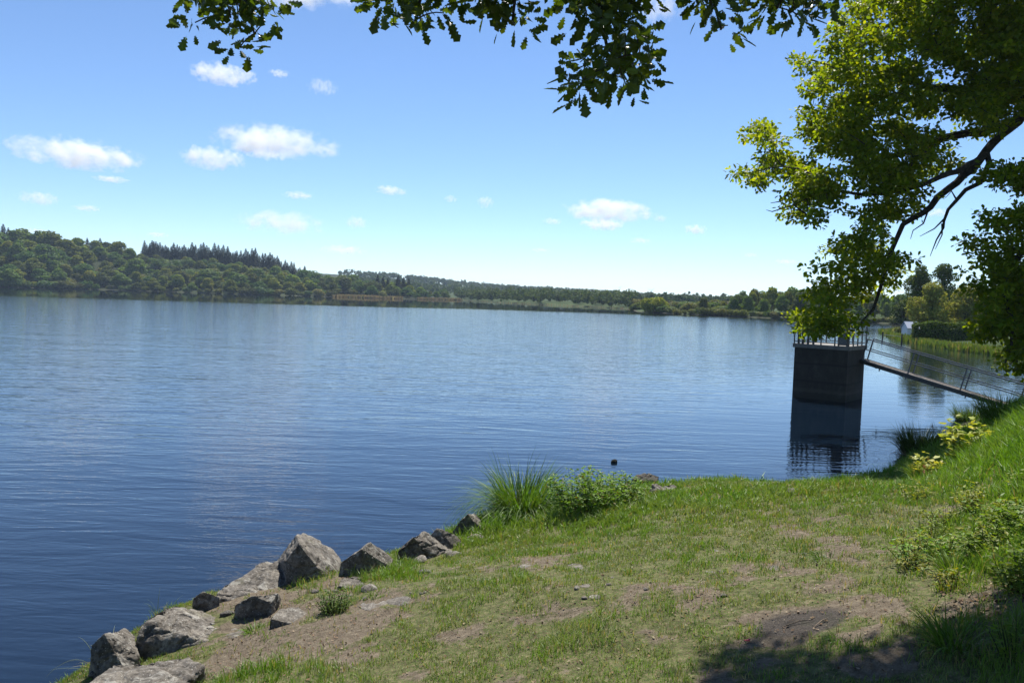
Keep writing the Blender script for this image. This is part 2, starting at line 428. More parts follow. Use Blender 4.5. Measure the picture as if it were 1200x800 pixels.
# ------------------------------------------------------------------ haze
hz = Buf(); hz.box((0, 0, 31.5), 8000, 8000, 71)
m = Mat('haze_air'); m.t.nodes.remove(m.p)
pv = m.n('VolumePrincipled'); pv.inputs['Color'].default_value = (.62, .79, 1, 1); pv.inputs['Density'].default_value = 0.00013; pv.inputs['Anisotropy'].default_value = 0.2
m.l(pv.outputs[0], m.out.inputs['Volume'])
tag(hz.build('haze', m.m), 'thin blue summer haze over the lake', 'haze', kind='stuff')

# ------------------------------------------------------------------ clouds
m = Mat('cloud_vapour'); m.t.nodes.remove(m.p)
tc = m.n('TexCoord').outputs['Object']; oi = m.n('ObjectInfo')
r2 = m.n('VectorMath', operation='DOT_PRODUCT'); m.l(tc, r2.inputs[0]); m.l(tc, r2.inputs[1])
mp = m.n('Mapping'); m.l(tc, mp.inputs[0]); mp.inputs['Scale'].default_value = (2.6, 1.6, .9)
nz = m.n('TexNoise', noise_dimensions='4D', _Scale=1.7, _Detail=8.0, _Roughness=.66); m.l(mp.outputs[0], nz.inputs['Vector']); m.l(m.math('MULTIPLY', oi.outputs['Random'], 90), nz.inputs['W'])
base = m.math('SUBTRACT', 1.0, r2.outputs['Value'])
dd = m.math('ADD', m.math('MULTIPLY', base, .85), m.math('MULTIPLY', m.math('SUBTRACT', nz.outputs[0], .5), 4.2))
dd = m.math('MINIMUM', m.math('MAXIMUM', m.math('SUBTRACT', dd, .36), 0.0), 1.0)
dd = m.math('MULTIPLY', dd, m.math('MINIMUM', m.math('MULTIPLY', m.math('MAXIMUM', base, 0.0), 4.0), 1.0))
rr = m.n('SeparateColor', _0=oi.outputs['Color']).outputs[0]
pv = m.n('VolumePrincipled'); pv.inputs['Color'].default_value = (1, 1, 1, 1); pv.inputs['Anisotropy'].default_value = 0.1
m.l(m.math('MULTIPLY', dd, rr), pv.inputs['Density']); m.l(pv.outputs[0], m.out.inputs['Volume'])
M_cloud = m.m
bm = bmesh.new(); bmesh.ops.create_icosphere(bm, subdivisions=3, radius=1.0); cloud_me = bpy.data.meshes.new('cloud'); bm.to_mesh(cloud_me); bm.free(); cloud_me.materials.append(M_cloud)
CLOUDS = [(90, 180, 165, 40, 1.0, 'long white cloud low over the left wood, largest on the far left'),
          (260, 87, 88, 28, .9, 'fluffy white cloud just under the hanging oak spray at upper left'),
          (327, 86, 28, 11, .5, 'tiny wisp of cloud right of the fluffy cloud at upper left'),
          (378, 102, 40, 22, .45, 'thin ragged puff of cloud at upper left, right of the tiny wisp'),
          (322, 166, 160, 42, .9, 'long streaked white cloud arching over two smaller clouds'),
          (248, 185, 84, 30, .9, 'compact oval white cloud left below the long streaked arching cloud'),
          (312, 181, 56, 16, .45, 'faint flat cloud tucked under the long streaked arching cloud'),
          (45, 232, 52, 19, .5, 'small soft cloud at the far left below the long cloud'),
          (130, 210, 46, 9, .4, 'thin flat streak of cloud directly under the far left long cloud'),
          (102, 244, 36, 9, .35, 'thin low streak of cloud just above the left wood'),
          (330, 261, 118, 32, .5, 'wide feathery cloud above the dark spruces'),
          (350, 229, 42, 11, .4, 'small flat cloud above the wide feathery cloud'),
          (418, 261, 32, 18, .6, 'small bright puff right of the wide feathery cloud'),
          (402, 293, 60, 13, .45, 'low flat cloud above the end of the spruce ridge'),
          (458, 223, 46, 13, .5, 'small slanting cloud alone in the middle left of the sky'),
          (528, 233, 18, 10, .5, 'tiny round puff, left one of a close pair in mid sky'),
          (569, 237, 26, 16, .55, 'tiny bright puff, right one of a close pair in mid sky'),
          (712, 247, 122, 32, 1.0, 'broad bright cloud above the round shore bush'),
          (707, 263, 64, 16, .8, 'flat cloud tucked just under the broad bright cloud'),
          (774, 256, 19, 10, .5, 'tiny puff touching the right end of the broad bright cloud'),
          (815, 269, 32, 13, .8, 'small dome shaped cloud right of the broad bright cloud'),
          (750, 282, 30, 8, .3, 'faint wisp of cloud below the broad bright cloud'),
          (648, 259, 30, 9, .35, 'faint wisp of cloud at the left end of the broad bright cloud'),
          (633, 293, 26, 6, .3, 'very faint low streak of cloud over the middle of the lake'),
          (922, 307, 34, 8, .4, 'small flat low cloud just left of the drooping oak branch'),
          (880, 299, 20, 7, .35, 'tiny faint cloud low in the sky left of the oak'),
          (335, -18, 190, 50, .9, 'large white cloud cut by the top edge above the upper left sprays'),
          (772, 8, 70, 44, .7, 'bright cloud showing through gaps in the hanging oak leaves'),
          (1098, 249, 36, 12, .45, 'small cloud seen under the bare oak twigs on the right'),
          (42, 271, 40, 8, .3, 'faint low cloud touching the tree tops at the far left'),
          (185, 275, 30, 7, .3, 'faint low cloud just left of the first spruces')]
for px, py, w, hgt, dn_, lab in CLOUDS:
    dpx = hor(px) - py; dep = min(max(900 * FPX / dpx, 5200), 12000)
    o = bpy.data.objects.new('cloud', cloud_me); COL.objects.link(o)
    p = at(px, py, dep); k = dep / FPX / 2
    o.location = p; o.scale = (w * k * 1.02, w * k * .55, hgt * k * 1.05); o.rotation_euler = (0, R(ROLL * 57.3), -math.atan2(p[0], p[1]))
    o.color = (dn_ * 3.6 / (hgt * k * 2), 1, 1, 1)
    tag(o, lab, 'cloud', 'small white summer clouds')

# ------------------------------------------------------------------ far trees
def lobes_points(n, lobes):
    """points on the outside of a set of ellipsoid lobes, with outward normals"""
    lobes = np.asarray(lobes, float); wts = lobes[:, 3] * lobes[:, 4]; wts /= wts.sum()
    k = rng.choice(len(lobes), n, p=wts); nrm = randdir(n)
    rad = lobes[k, 3][:, None] * np.array([1, 1, 0])[None] + lobes[k, 4][:, None] * np.array([0, 0, 1])[None]
    rr = rng.uniform(.72, 1.04, (n, 1))
    return lobes[k, :3] + nrm * rad * rr, nrm

HEX = np.array([(.0, -.5, 0), (.38, -.28, .05), (.45, .2, -.04), (.08, .5, .03), (-.4, .3, .06), (-.42, -.22, -.05)]); HEXF, HEXS = [0, 1, 2, 3, 4, 5], [6]

def crown_buf(b, lobes, n, size, base, alt, p=.15, dv=.3, up=.22, jt=.26):
    P, nr = lobes_points(n, lobes)
    nn = nr + np.array([0, 0, up]) + rng.normal(size=(n, 3)) * jt
    B = basis(randdir(n), nn) * (size * rng.uniform(.6, 1.35, n))[:, None, None]
    b.inst(HEX, HEXF, HEXS, B, P, vary(n, base, dv, alt, p))

def broadleaf(seed, h, w, n, size, base, alt, trunk=True):
    random.seed(seed); L = []
    for i in range(13):
        a = random.uniform(0, 6.28); zz = random.uniform(.22, .86); rr = w / 2 * random.uniform(.15, .75) * math.sin(min(1, zz * 1.15 + .1) * math.pi) ** .6
        L.append((math.cos(a) * rr, math.sin(a) * rr, zz * h, w * random.uniform(.17, .28), h * random.uniform(.11, .17)))
    L.append((0, 0, h * .55, w * .34, h * .36)); L.append((0, 0, h * .88, w * .2, h * .12))
    b = Buf(); crown_buf(b, L, n, size, base, alt)
    if trunk: b.tube([(0, 0, -1), (0, 0, h * .5)], [w * .035, w * .02], 6, (.3, .25, .2))
    return b

def spruce(seed, h, w, n, base):
    r = np.random.default_rng(seed); b = Buf()
    t = r.random(n) ** 1.15; tier = np.floor(t * 17) / 17; z = h * (.06 + .94 * (tier * .3 + t * .7)); rad = w / 2 * (1 - z / h) ** .85 * r.uniform(.35, 1.08, n) + .05
    a = r.random(n) * 6.283; P = np.stack([np.cos(a) * rad, np.sin(a) * rad, z - rad * .25], 1)
    ax = np.stack([np.cos(a), np.sin(a), np.full(n, -.35)], 1); B = basis(ax, np.tile([0, 0, 1.], (n, 1)) + r.normal(size=(n, 3)) * .3)
    B = B * (r.uniform(.7, 1.3, n) * h * .06 * (1.15 - .85 * z / h))[:, None, None]
    b.inst(HEX * (1, 1.7, 1), HEXF, HEXS, B, P, vary(n, base, .35)); b.tube([(0, 0, -1), (0, 0, h * .97)], [w * .04, .03], 5, (.3, .25, .2))
    return b

def bush(seed, h, w, n, size, base, alt):
    random.seed(seed)
    L = [(random.uniform(-.3, .3) * w, random.uniform(-.3, .3) * w, h * random.uniform(.25, .6), w * random.uniform(.16, .28), h * random.uniform(.22, .38)) for _ in range(9)]
    L.append((0, 0, h * .4, w * .36, h * .45))
    b = Buf(); crown_buf(b, L, n, size, base, alt, .15, .3); return b

G1, G2, G3 = (.110, .150, .026), (.150, .180, .030), (.080, .120, .028)
TREES = [broadleaf(11 + i, 13.0, w, 2600, .85, c, alt, True).build('broadleaf_tree', M_far, link=False)
         for i, (w, c, alt) in enumerate([(13, G1, G2), (12, G2, G1), (15, G3, G1), (12.5, G1, G3), (11, G2, (.14, .15, .045)), (14, G3, G2)])]
SPRUCES = [spruce(31 + i, 17.0, w, 1900, (.016, .028, .017)).build('spruce_tree', M_far, link=False) for i, w in enumerate((8.5, 9.5, 8.0))]
BUSHES = [bush(41 + i, 4.0, 7.0, 900, .6, c, alt).build('shore_bush', M_far, link=False) for i, (c, alt) in enumerate([((.13, .155, .07), G1), ((.11, .14, .06), (.16, .17, .08)), ((.14, .155, .08), G2), ((.09, .125, .035), G1)])]

def place(meshes, name, x, y, h, h0, wf, label, cat, group):
    o = bpy.data.objects.new(name, random.choice(meshes)); COL.objects.link(o)
    s = h / h0; o.location = (x, y, gz(x, y) - .1); o.scale = (s * wf, s * wf, s); o.rotation_euler = (0, 0, random.uniform(0, 6.28))
    return tag(o, label, cat, group)

random.seed(77)
shore_d = lambda px: float(np.interp(px, [p[0] for p in left_px], [np.hypot(*q) * math.cos(math.atan2(q[0], q[1])) for q in L_far]))
def left_at(px, off):
    d = shore_d(px) + off; return (px - 600) / FPX * d, d
cnt = 0
for off, step, hh, r_px in [(11, 18, 9.5, (-30, 525)), (27, 17.5, 11.0, (-30, 520)), (46, 17.5, 12, (-30, 480)), (68, 17.5, 12.5, (-30, 440)), (92, 16, 13.0, (-30, 475)), (108, 17, 9.0, (-30, 475))]:
    px = r_px[0]
    while px < r_px[1]:
        k = float(np.interp(px, [0, 330, 430, 525], [1, .95, .8, .55])); k *= (.55 if off > 60 else .72 if off > 40 else .9) if 158 < px < 348 else 1
        x, y = left_at(px + random.uniform(-4, 4), off + random.uniform(-7, 7))
        if not (395 < px < 430 and off < 20):
            place(TREES, 'broadleaf_tree', x, y, hh * k * random.uniform(.62, 1.2), 13.0, random.uniform(1.2, 1.65), 'round crowned broadleaf tree in the dense wood on the far left shore', 'broadleaf tree', 'broadleaf trees of the wood on the left shore'); cnt += 1
        px += step * random.uniform(.75, 1.25) * max(min(k, 1), .75)
px = -20
while px < 452:
    x, y = left_at(px, 3.5 + random.uniform(-1.5, 2.5))
    if not 392 < px < 440:
        place(BUSHES, 'shore_bush', x, y, random.uniform(2.6, 6.0), 4.0, random.uniform(.7, 1.1), 'low rounded bush at the water edge of the left wood', 'bush', 'bushes along the foot of the left wood')
    px += random.uniform(8, 15)
px = -50
while px < 165:
    for off in (98, 116):
        x, y = left_at(px + random.uniform(-4, 4), off); place(BUSHES, 'shore_bush', x, y, random.uniform(5, 7), 4.0, 1.1, 'dense bush under the tree crowns on top of the left wood', 'bush', 'bushes under the crest of the left wood')
    px += 12
for i in range(130):
    px = random.uniform(-30, 430); x, y = left_at(px, random.uniform(14, 92)); place(BUSHES, 'shore_bush', x, y, random.uniform(4, 6.5), 4.0, 1.3, 'leafy bush filling a gap between the trees of the left wood', 'bush', 'bushes between the trees of the left wood')
px = 168
while px < 356:
    x, y = left_at(px, 112 + random.uniform(-14, 14))
    place(SPRUCES, 'spruce_tree', x, y, random.uniform(13.5, 19.5) * (1.0 if px < 330 else .8), 17.0, random.uniform(.9, 1.2), 'dark pointed spruce in the row along the left hill crest', 'spruce', 'dark spruces along the left hill crest'); px += random.uniform(1.6, 3.3)
for px, off, hh in [(3, 108, 18), (9, 112, 16), (22, 108, 16), (101, 104, 15.5), (116, 104, 17), (441, 40, 14), (447, 42, 13), (453, 40, 12), (465, 42, 14.5), (471, 44, 13.5), (477, 42, 13)]:
    x, y = left_at(px, off)
    gname = 'lone spruces above the far left wood' if px < 200 else 'spruce clump at the low end of the wood'
    place(SPRUCES, 'spruce_tree', x, y, hh, 17.0, 1.15, 'lone dark spruce poking above the far left broadleaf wood' if px < 200 else 'dark spruce in the small clump at the low right end of the wood', 'spruce', gname)

# the distant wooded hill and the tree belt at its foot: one mass
b = Buf()
def mass(px, dep, h, base, alt, nface, size):
    x, y = (px - 600) / FPX * dep, dep; z = gz(x, y); w = h * random.uniform(.75, 1.2)
    L = [(x + random.uniform(-.25, .25) * w, y + random.uniform(-.25, .25) * w, z + h * random.uniform(.35, .8), w * random.uniform(.25, .4), h * random.uniform(.2, .3)) for _ in range(4)]
    crown_buf(b, L, nface, size, base, alt, .2, .3)
random.seed(3)
for i in range(900):
    dep = random.uniform(700, 1560); mass(random.uniform(395, 1000), dep, random.uniform(7, 11), (.05, .08, .03), (.08, .10, .035), 34, 2.6)
for i in range(420):
    mass(random.uniform(738, 880), random.uniform(430, 900), random.uniform(4, 7), (.045, .075, .035), (.06, .09, .04), 40, 1.6)
for i in range(260):
    mass(random.uniform(785, 1000), random.uniform(450, 700), random.uniform(4, 6.5), (.06, .09, .04), (.08, .11, .05), 50, 1.3)
for i in range(330):
    dep = random.uniform(1380, 1520); mass(random.uniform(480, 1000), dep, random.uniform(8, 12), (.03, .05, .03), (.04, .06, .03), 40, 2.6)
for i in range(330):
    px = random.uniform(533, 742); d = shore_d(px); mass(px, d + random.uniform(4, 150), random.uniform(3, 8.5), (.065, .10, .032), (.09, .115, .04), 70, 1.1)
tag(b.build('far_wood', M_mass), 'distant wooded hill and tree belt beyond the end of the lake', 'woodland', kind='stuff')

# straw coloured reed belt along the far shore
b = Buf()
def reeds(px0, px1, n, h, o0, o1):
    pxs = rng.uniform(px0, px1, n); ds = np.array([shore_d(p) for p in pxs]) + rng.uniform(o0, o1, n)
    P = np.stack([(pxs - 600) / FPX * ds, ds, np.zeros(n)], 1); P[:, 2] = np.maximum(H(P[:, 0], P[:, 1])[0], 0)
    B = basis(np.stack([rng.normal(size=n) * .15, rng.normal(size=n) * .15, np.ones(n)], 1), randdir(n)) * (h * rng.uniform(.6, 1.3, n))[:, None, None]
    b.inst(np.array([(-.35, 0, 0), (.35, 0, 0), (.2, .9, 0), (-.12, 1.0, 0)]), [0, 1, 2, 3], [4], B, P, vary(n, (.26, .20, .13), .3, (.17, .16, .08), .3))
reeds(388, 470, 2200, 1.2, -3, 7); reeds(488, 540, 1500, 1.1, -2, 6); reeds(540, 740, 250, .45, 1, 5)
tag(b.build('reed_bed', M_mass), 'straw brown reed bed along the far left shore', 'reeds', kind='stuff')

# trees and bushes on the low point at the right end
random.seed(8)
rd = lambda px: float(np.interp(px, [p[0] for p in right_px], [q[1] for q in R_far]))
def right_at(px, off):
    d = rd(px) + off; return (px - 600) / FPX * d, d
def h_for(top, px, d, z): return (hor(px) - top) / FPX * d + 4 - z
prof = ([838, 850, 862, 872, 885, 898, 908, 918, 930, 945, 960, 985, 1010, 1040, 1070, 1110], [352, 348, 342, 336, 340, 338, 336, 332, 337, 337, 338, 342, 344, 345, 344, 344])
for off in (12, 24, 38, 55):
    px = 846 if off > 12 else 858
    while px < (1140 if off < 50 else 1290):
        x, y = right_at(px, off + random.uniform(-3, 4)); hh = max(4, h_for(float(np.interp(px, *prof)), px, y, gz(x, y))) * random.uniform(.72, 1.04) * (.78 if off < 20 else 1)
        place(TREES, 'broadleaf_tree', x, y, hh, 13.0, random.uniform(.8, 1.05), 'mid green tree in the grove behind the drooping oak branch', 'broadleaf tree', 'trees of the grove on the right hand point')
        px += random.uniform(15, 23)
px = 768
while px < 1062:
    x, y = right_at(px, random.uniform(1.5, 5))
    place(BUSHES, 'shore_bush', x, y, random.uniform(1.2, 2.6), 4.0, random.uniform(.9, 1.5), 'scrubby low bush along the water edge of the right point', 'bush', 'scrub along the edge of the right point'); px += random.uniform(6, 10)
for i in range(58):
    px = 742 + 118 * (i % 29) / 29 + random.uniform(-2, 2); x, y = right_at(px, (random.uniform(10, 40) if px > 800 else 45) + 55 * (i >= 29))
    place(BUSHES, 'shore_bush', x, y, random.uniform(1.8, 3.4) + 1.0 * (i >= 29), 4.0, random.uniform(.9, 1.3), 'green bush in the scrub behind the big round bush on the right point', 'bush', 'scrub behind the round bush')
x, y = right_at(823, 6); place(TREES, 'broadleaf_tree', x, y, 5.0, 13, .9, 'small thin tree left of the right hand grove', 'broadleaf tree', None)
x, y = right_at(762, 4)
o = tag(bush(99, 5.6, 10.6, 3600, .5, (.24, .28, .035), (.33, .31, .045)).build('round_bush', M_mass), 'big round yellow green bush alone on the tip of the right point', 'bush'); o.location = (x, y, .1)

# wind turbines on the horizon
for px, top, dep, lab in [(761, 339.5, 2600, 'white wind turbine rising above the round shore bush'), (724, 336.5, 3400, 'small distant wind turbine left of the round bush, right of a pair'), (718, 338.5, 3500, 'tiny distant wind turbine, left of a pair on the hill')]:
    x, y = (px - 600) / FPX * dep, dep; z0 = gz(x, y) - 1; zt = 4 + (hor(px) - top - 1) / FPX * dep
    e = tag(empty('wind_turbine', (x, y, z0)), lab, 'wind turbine'); rb = dep / FPX * (4.2 if px == 761 else 2.6)
    t = Buf(); t.tube([(x, y, z0), (x, y, zt)], [rb * .1, rb * .055], 8); t.build('tower', M_white, e)
    t = Buf(); t.box((x, y - .5, zt), rb * .12, rb * .25, rb * .12); t.build('nacelle', M_white, e)
    for k in range(3):
        a = R(50 + 120 * k); t = Buf(); t.bar((x, y - rb * .16, zt), (x + math.sin(a) * rb, y - rb * .16, zt + math.cos(a) * rb), rb * .1, rb * .03, up=(0, 1, 0)); t.build('blade', M_white, e)

# ------------------------------------------------------------------ right-hand peninsula
def pen_at(px, py):
    p = plane(px, py, .4); return p[0], p[1]
def park_tree(name, px, py, top, wpx, base, alt, lab, cat, n=8000, droop=False):
    x, y = pen_at(px, py); z = gz(x, y); h = h_for(top, px, y, z); w = wpx * y / FPX
    e = tag(empty(name, (x, y, z)), lab, cat); random.seed(int(px))
    t = Buf(); t.tube([(x, y, z - .3), (x + .1, y, z + h * .3), (x, y, z + h * .75)], [w * .035, w * .025, w * .01], 7)
    L = []
    for i in range(30):
        a = random.uniform(0, 6.28); zz = random.uniform(.12 if droop else .22, .92); rr = w / 2 * random.uniform(.1, .78) * math.sin(min(1, zz + .12) * math.pi) ** .5
        L.append((x + math.cos(a) * rr, y + math.sin(a) * rr, z + zz * h, w * random.uniform(.11, .2), h * random.uniform(.06, .11) * (1.6 if droop else 1)))
        t.tube([(x, y, z + h * max(.15, zz - .3)), (x + math.cos(a) * rr * .6, y + math.sin(a) * rr * .6, z + zz * h)], [w * .014, w * .004], 4)
    L.append((x, y, z + h * .8, w * .13, h * .16))
    t.build('trunk', M_bark, e)
    b = Buf(); crown_buf(b, L, n, .2 if not droop else .24, base, alt, .2, .35); b.build('crown', M_mass, e); return e
park_tree('tall_tree', 1075, 390, 311, 46, (.08, .12, .025), (.13, .16, .03), 'tall slim dark tree behind the white hut, left of a pair', 'broadleaf tree')
park_tree('tall_tree', 1102, 389, 308, 56, (.08, .12, .025), (.13, .16, .03), 'tall open crowned tree above the willows, right of a pair', 'broadleaf tree')
park_tree('willow_tree', 1090, 393, 335, 58, (.24, .26, .045), (.32, .30, .07), 'yellowish willow directly right of the white hut', 'willow', droop=True)
park_tree('willow_tree', 1130, 394, 331, 66, (.25, .27, .05), (.33, .31, .07), 'broad yellowish willow behind the clipped hedge', 'willow', droop=True)
park_tree('willow_tree', 1168, 396, 335, 66, (.23, .25, .045), (.30, .28, .06), 'yellowish willow half hidden by the hanging oak sprays at right', 'willow', droop=True)
park_tree('tall_tree', 1205, 392, 318, 60, (.04, .06, .016), (.06, .085, .02), 'tall dark tree at the right edge behind the oak sprays', 'broadleaf tree')
for px, py, hh, ww, lab in [(1056, 391, 1.5, 1.6, 'pale feathery bush left of the white hut'), (1084, 394.5, 1.1, 2.2, 'low straw coloured bush between the white hut and hedge'), (1127, 386, 2.4, 2.0, 'bright green bush showing over the hedge top')]:
    x, y = pen_at(px, py); o = tag(bush(int(px), hh, ww, 900, .16, (.12, .14, .05) if px != 1127 else (.12, .2, .02), (.16, .15, .06)).build('garden_bush', M_mass), lab, 'bush'); o.location = (x, y, gz(x, y))
for px, py, top, w_, lab in [(1112, 384, 338, 60, 'dark mid height tree filling the gap between the tall pair and the willows'), (1150, 384, 336, 70, 'dark tree behind the two right willows'), (1058, 384, 352, 40, 'low dark tree left of the tall slim tree')]:
    park_tree('broadleaf_tree', px, py, top, w_, (.06, .095, .025), (.09, .12, .03), lab, 'broadleaf tree', 5000)
# clipped hedge
x, y = pen_at(1117, 399.5); z = gz(x, y); n = 9000; L_h, W_h, H_h = 8.2, 1.2, 1.75
P = np.stack([rng.uniform(-L_h / 2, L_h / 2, n), rng.uniform(-W_h / 2, W_h / 2, n), rng.uniform(0, H_h, n)], 1)
face = rng.integers(0, 3, n); P[face == 0, 1] = -W_h / 2; P[face == 1, 2] = H_h; P[face == 2, 0] = np.where(rng.random((face == 2).sum()) < .5, -L_h / 2, L_h / 2)
P[:, 2] *= .8 + .5 * fbm(P[:, 0] * .9 + 5, P[:, 1], 0, 4, 3); P[:, 1] += .5 * (fbm(P[:, 0] * 1.1, P[:, 2], 0, 14, 3) - .5); P += rng.normal(size=P.shape) * .11; nn = np.stack([np.where(face == 2, np.sign(P[:, 0]), 0), np.where(face == 0, -1, 0), np.where(face == 1, 1, 0)], 1) + rng.normal(size=(n, 3)) * .6
b = Buf(); b.box((0, 0, H_h / 2 - .25), L_h - .5, W_h - .5, H_h - .55, col=(.02, .03, .01))
b.inst(HEX, HEXF, HEXS, basis(randdir(n), nn) * rng.uniform(.1, .2, n)[:, None, None], P, vary(n, (.07, .115, .02), .4, (.12, .17, .03), .25))
o = tag(b.build('clipped_hedge', M_mass), 'dark green clipped hedge on the far bank, right of the hut', 'hedge'); o.location = (x, y, z - .05); o.rotation_euler = (0, 0, R(-18))
# hut
x, y = pen_at(1066, 393); z = gz(x, y); e = tag(empty('small_hut', (x, y, z)), 'small pale grey hut with pitched roof on the far right bank', 'hut')
t = Buf(); t.box((x, y, z + .6), 1.5, 1.6, 1.3); t.build('wall', M_white, e)
t = Buf()
for sx in (-1, 1):
    a = np.array([[1, 0, 0], [0, math.cos(R(40)), sx * math.sin(R(40))], [0, -sx * math.sin(R(40)), math.cos(R(40))]])
    t.box((x, y - sx * -.5, z + 1.62), 1.75, 1.4, .07, np.array([[1, 0, 0], [0, math.cos(R(40)), -sx * math.sin(R(40))], [0, sx * math.sin(R(40)), math.cos(R(40))]]))
t.build('roof', simple('pale_roof', (.36, .40, .47), .6, 0, 6, .15), e)
for sx in (-1, 1):
    t = Buf(); t.add([(x + sx * .749, y - .8, z + 1.25), (x + sx * .749, y + .8, z + 1.25), (x + sx * .749, y, z + 1.9), (x + sx * .69, y - .8, z + 1.25), (x + sx * .69, y + .8, z + 1.25), (x + sx * .69, y, z + 1.9)], [0, 1, 2, 5, 4, 3, 0, 3, 4, 1, 1, 4, 5, 2, 2, 5, 3, 0], [3, 3, 4, 4, 4]); t.build('gable', M_white, e)
t = Buf(); t.box((x + .3, y - .81, z + .5), .55, .03, 1.05); t.build('door', M_soft, e)
x, y = pen_at(1073, 395); z = gz(x, y); t = Buf(); t.box((0, 0, .28), .9, .6, .56); t.box((0, 0, .59), 1.0, .7, .06); o = tag(t.build('wooden_chest', M_soft), 'dark wooden chest standing in front of the white hut', 'chest'); o.location = (x, y, z)
# low water rail between two posts
a, c = plane(1034, 397.5), plane(1056.5, 400.5); e = tag(empty('mooring_rail', a), 'low dark rail on two posts in the water by the far bank', 'railing')
for q in (a, c):
    t = Buf(); t.tube([q + (0, 0, -.8), q + (0, 0, .95)], .09, 8); t.build('post', M_soft, e)
t = Buf(); t.bar(a + (0, 0, .62), c + (0, 0, .62), .07, .05); t.build('rail', M_rail, e)
# reeds and tall grass along the peninsula edge
b = Buf(); n = 9000
seg = rng.integers(0, len(PEN) - 2, n); tt = rng.random(n)[:, None]; PENa = np.array(PEN); P2 = PENa[seg] * (1 - tt) + PENa[seg + 1] * tt + rng.normal(size=(n, 2)) * .5 + np.array([.5, .9]) * rng.uniform(0, 3.5, (n, 1))
zz, ss = H(P2[:, 0], P2[:, 1]); k = ss > -.1; P2, zz = P2[k], zz[k]; n = len(P2)
B = basis(np.stack([rng.normal(size=n) * .25, rng.normal(size=n) * .25, np.ones(n)], 1), randdir(n)) * rng.uniform(.25, .8, n)[:, None, None]
b.inst(np.array([(-.14, 0, 0), (.14, 0, 0), (.02, 1, .1)]), [0, 1, 2], [3], B, np.c_[P2, np.maximum(zz, 0)], vary(n, (.11, .17, .03), .3, (.22, .2, .08), .2))
tag(b.build('bank_grass', M_grass), 'bright green grass fringe along the far right bank', 'grass', kind='stuff')

# ------------------------------------------------------------------ water tower and gangway
near_c = plane(990.5, 471.5); TW, TH = 2.25, 2.32
th = math.atan2(-.76, -.65); nF = np.array([math.cos(th), math.sin(th), 0]); nR = np.array([-nF[1], nF[0], 0])
cen = np.array([near_c[0], near_c[1], 0]) - nF * TW / 2 - nR * TW / 2
ax = np.array([nR, -nF, (0, 0, 1)])
m = Mat('stained_concrete'); v = m.coord()
st = m.noise(m.coord((1.2, 1.2, .6)), 2.0, 8, .7); c = m.ramp(st, [(.3, (.022, .019, .015)), (.55, (.045, .04, .034)), (.8, (.08, .072, .062))])
l3 = m.n('TexWave', wave_type='BANDS', bands_direction='Z', _Vector=m.coord(), _Scale=.42, _Distortion=.6, _Detail=2.0); c = m.mix(m.ramp(l3.outputs[0], [(.0, (.75,) * 3), (.06, (0, 0, 0))]), c, (.02, .018, .015))
zz_ = m.n('SeparateXYZ', _0=m.n('NewGeometry').outputs['Position']).outputs[2]
tm = m.ramp(m.math('ADD', zz_, m.math('MULTIPLY', m.noise(v, 5, 4), .2)), [(.36, (0, 0, 0)), (.42, (.3,) * 3), (.5, (.22,) * 3), (.6, (0, 0, 0))]); c = m.mix(tm, c, (.12, .112, .09))
c = m.mix(m.n('MapRange', _Value=zz_, _1=.05, _2=.30, _3=1.0, _4=0.0).outputs[0], c, (.03, .03, .022))
m.set(Base_Color=c, Roughness=.85); m.bump(m.noise(v, 14, 6, .7), .6, .02); M_conc = m.m
TWR = tag(empty('outlet_tower', cen), 'square dark concrete outlet tower standing in the lake', 'tower')
t = Buf(); t.box(cen + (0, 0, TH / 2 - 1.4), TW, TW, TH + 2.5, ax); t.build('shaft', M_conc, TWR)
t = Buf(); t.box(cen + (0, 0, TH - .06), TW + .14, TW + .14, .17, ax); t.build('slab', simple('pale_concrete', (.19, .18, .165), .85, 0, 6, .3, .3), TWR)
zt = TH + .025; hw = TW / 2 + .02
cor = [cen + nR * sx * hw + nF * sy * hw + (0, 0, zt) for sx, sy in ((-1, 1), (1, 1), (1, -1), (-1, -1))]
for a, c_ in zip(cor, cor[1:] + cor[:1]):
    t = Buf()
    for hh in (.10, .45, .82): t.bar(a + (0, 0, hh), c_ + (0, 0, hh), .035)
    t.build('rail', M_rail, TWR)
    for k in range(4):
        q = a + (c_ - a) * k / 4; t = Buf(); t.bar(q, q + (0, 0, .86), .045, up=(0, 1, 0)); t.build('post', M_rail, TWR)
for q in (.06, .14, .24, .34):
    p = cor[0] + (cor[3] - cor[0]) * q - nF * .0; p = cor[0] + (cor[1] - cor[0]) * q - nF * .12
    t = Buf(); t.bar(p, p + (0, 0, .8), .085, .05, up=(0, 1, 0)); t.build('upright', M_steel, TWR)
q0, q1 = cor[1] - nF * .1 - nR * .1, cor[1] - nF * .1 - nR * .45
t = Buf(); t.bar(q0, q0 + (0, 0, 1.02), .06, up=(0, 1, 0)); t.bar(q1, q1 + (0, 0, 1.02), .06, up=(0, 1, 0)); t.bar(q0 + (0, 0, 1.0), q1 + (0, 0, 1.0), .06); t.bar(q0 + (0, 0, .05), q1 + (0, 0, .05), .05); t.box((q0 + q1) / 2 + (0, 0, .5), .3, .02, .9, ax); t.build('gate', M_rail, TWR)

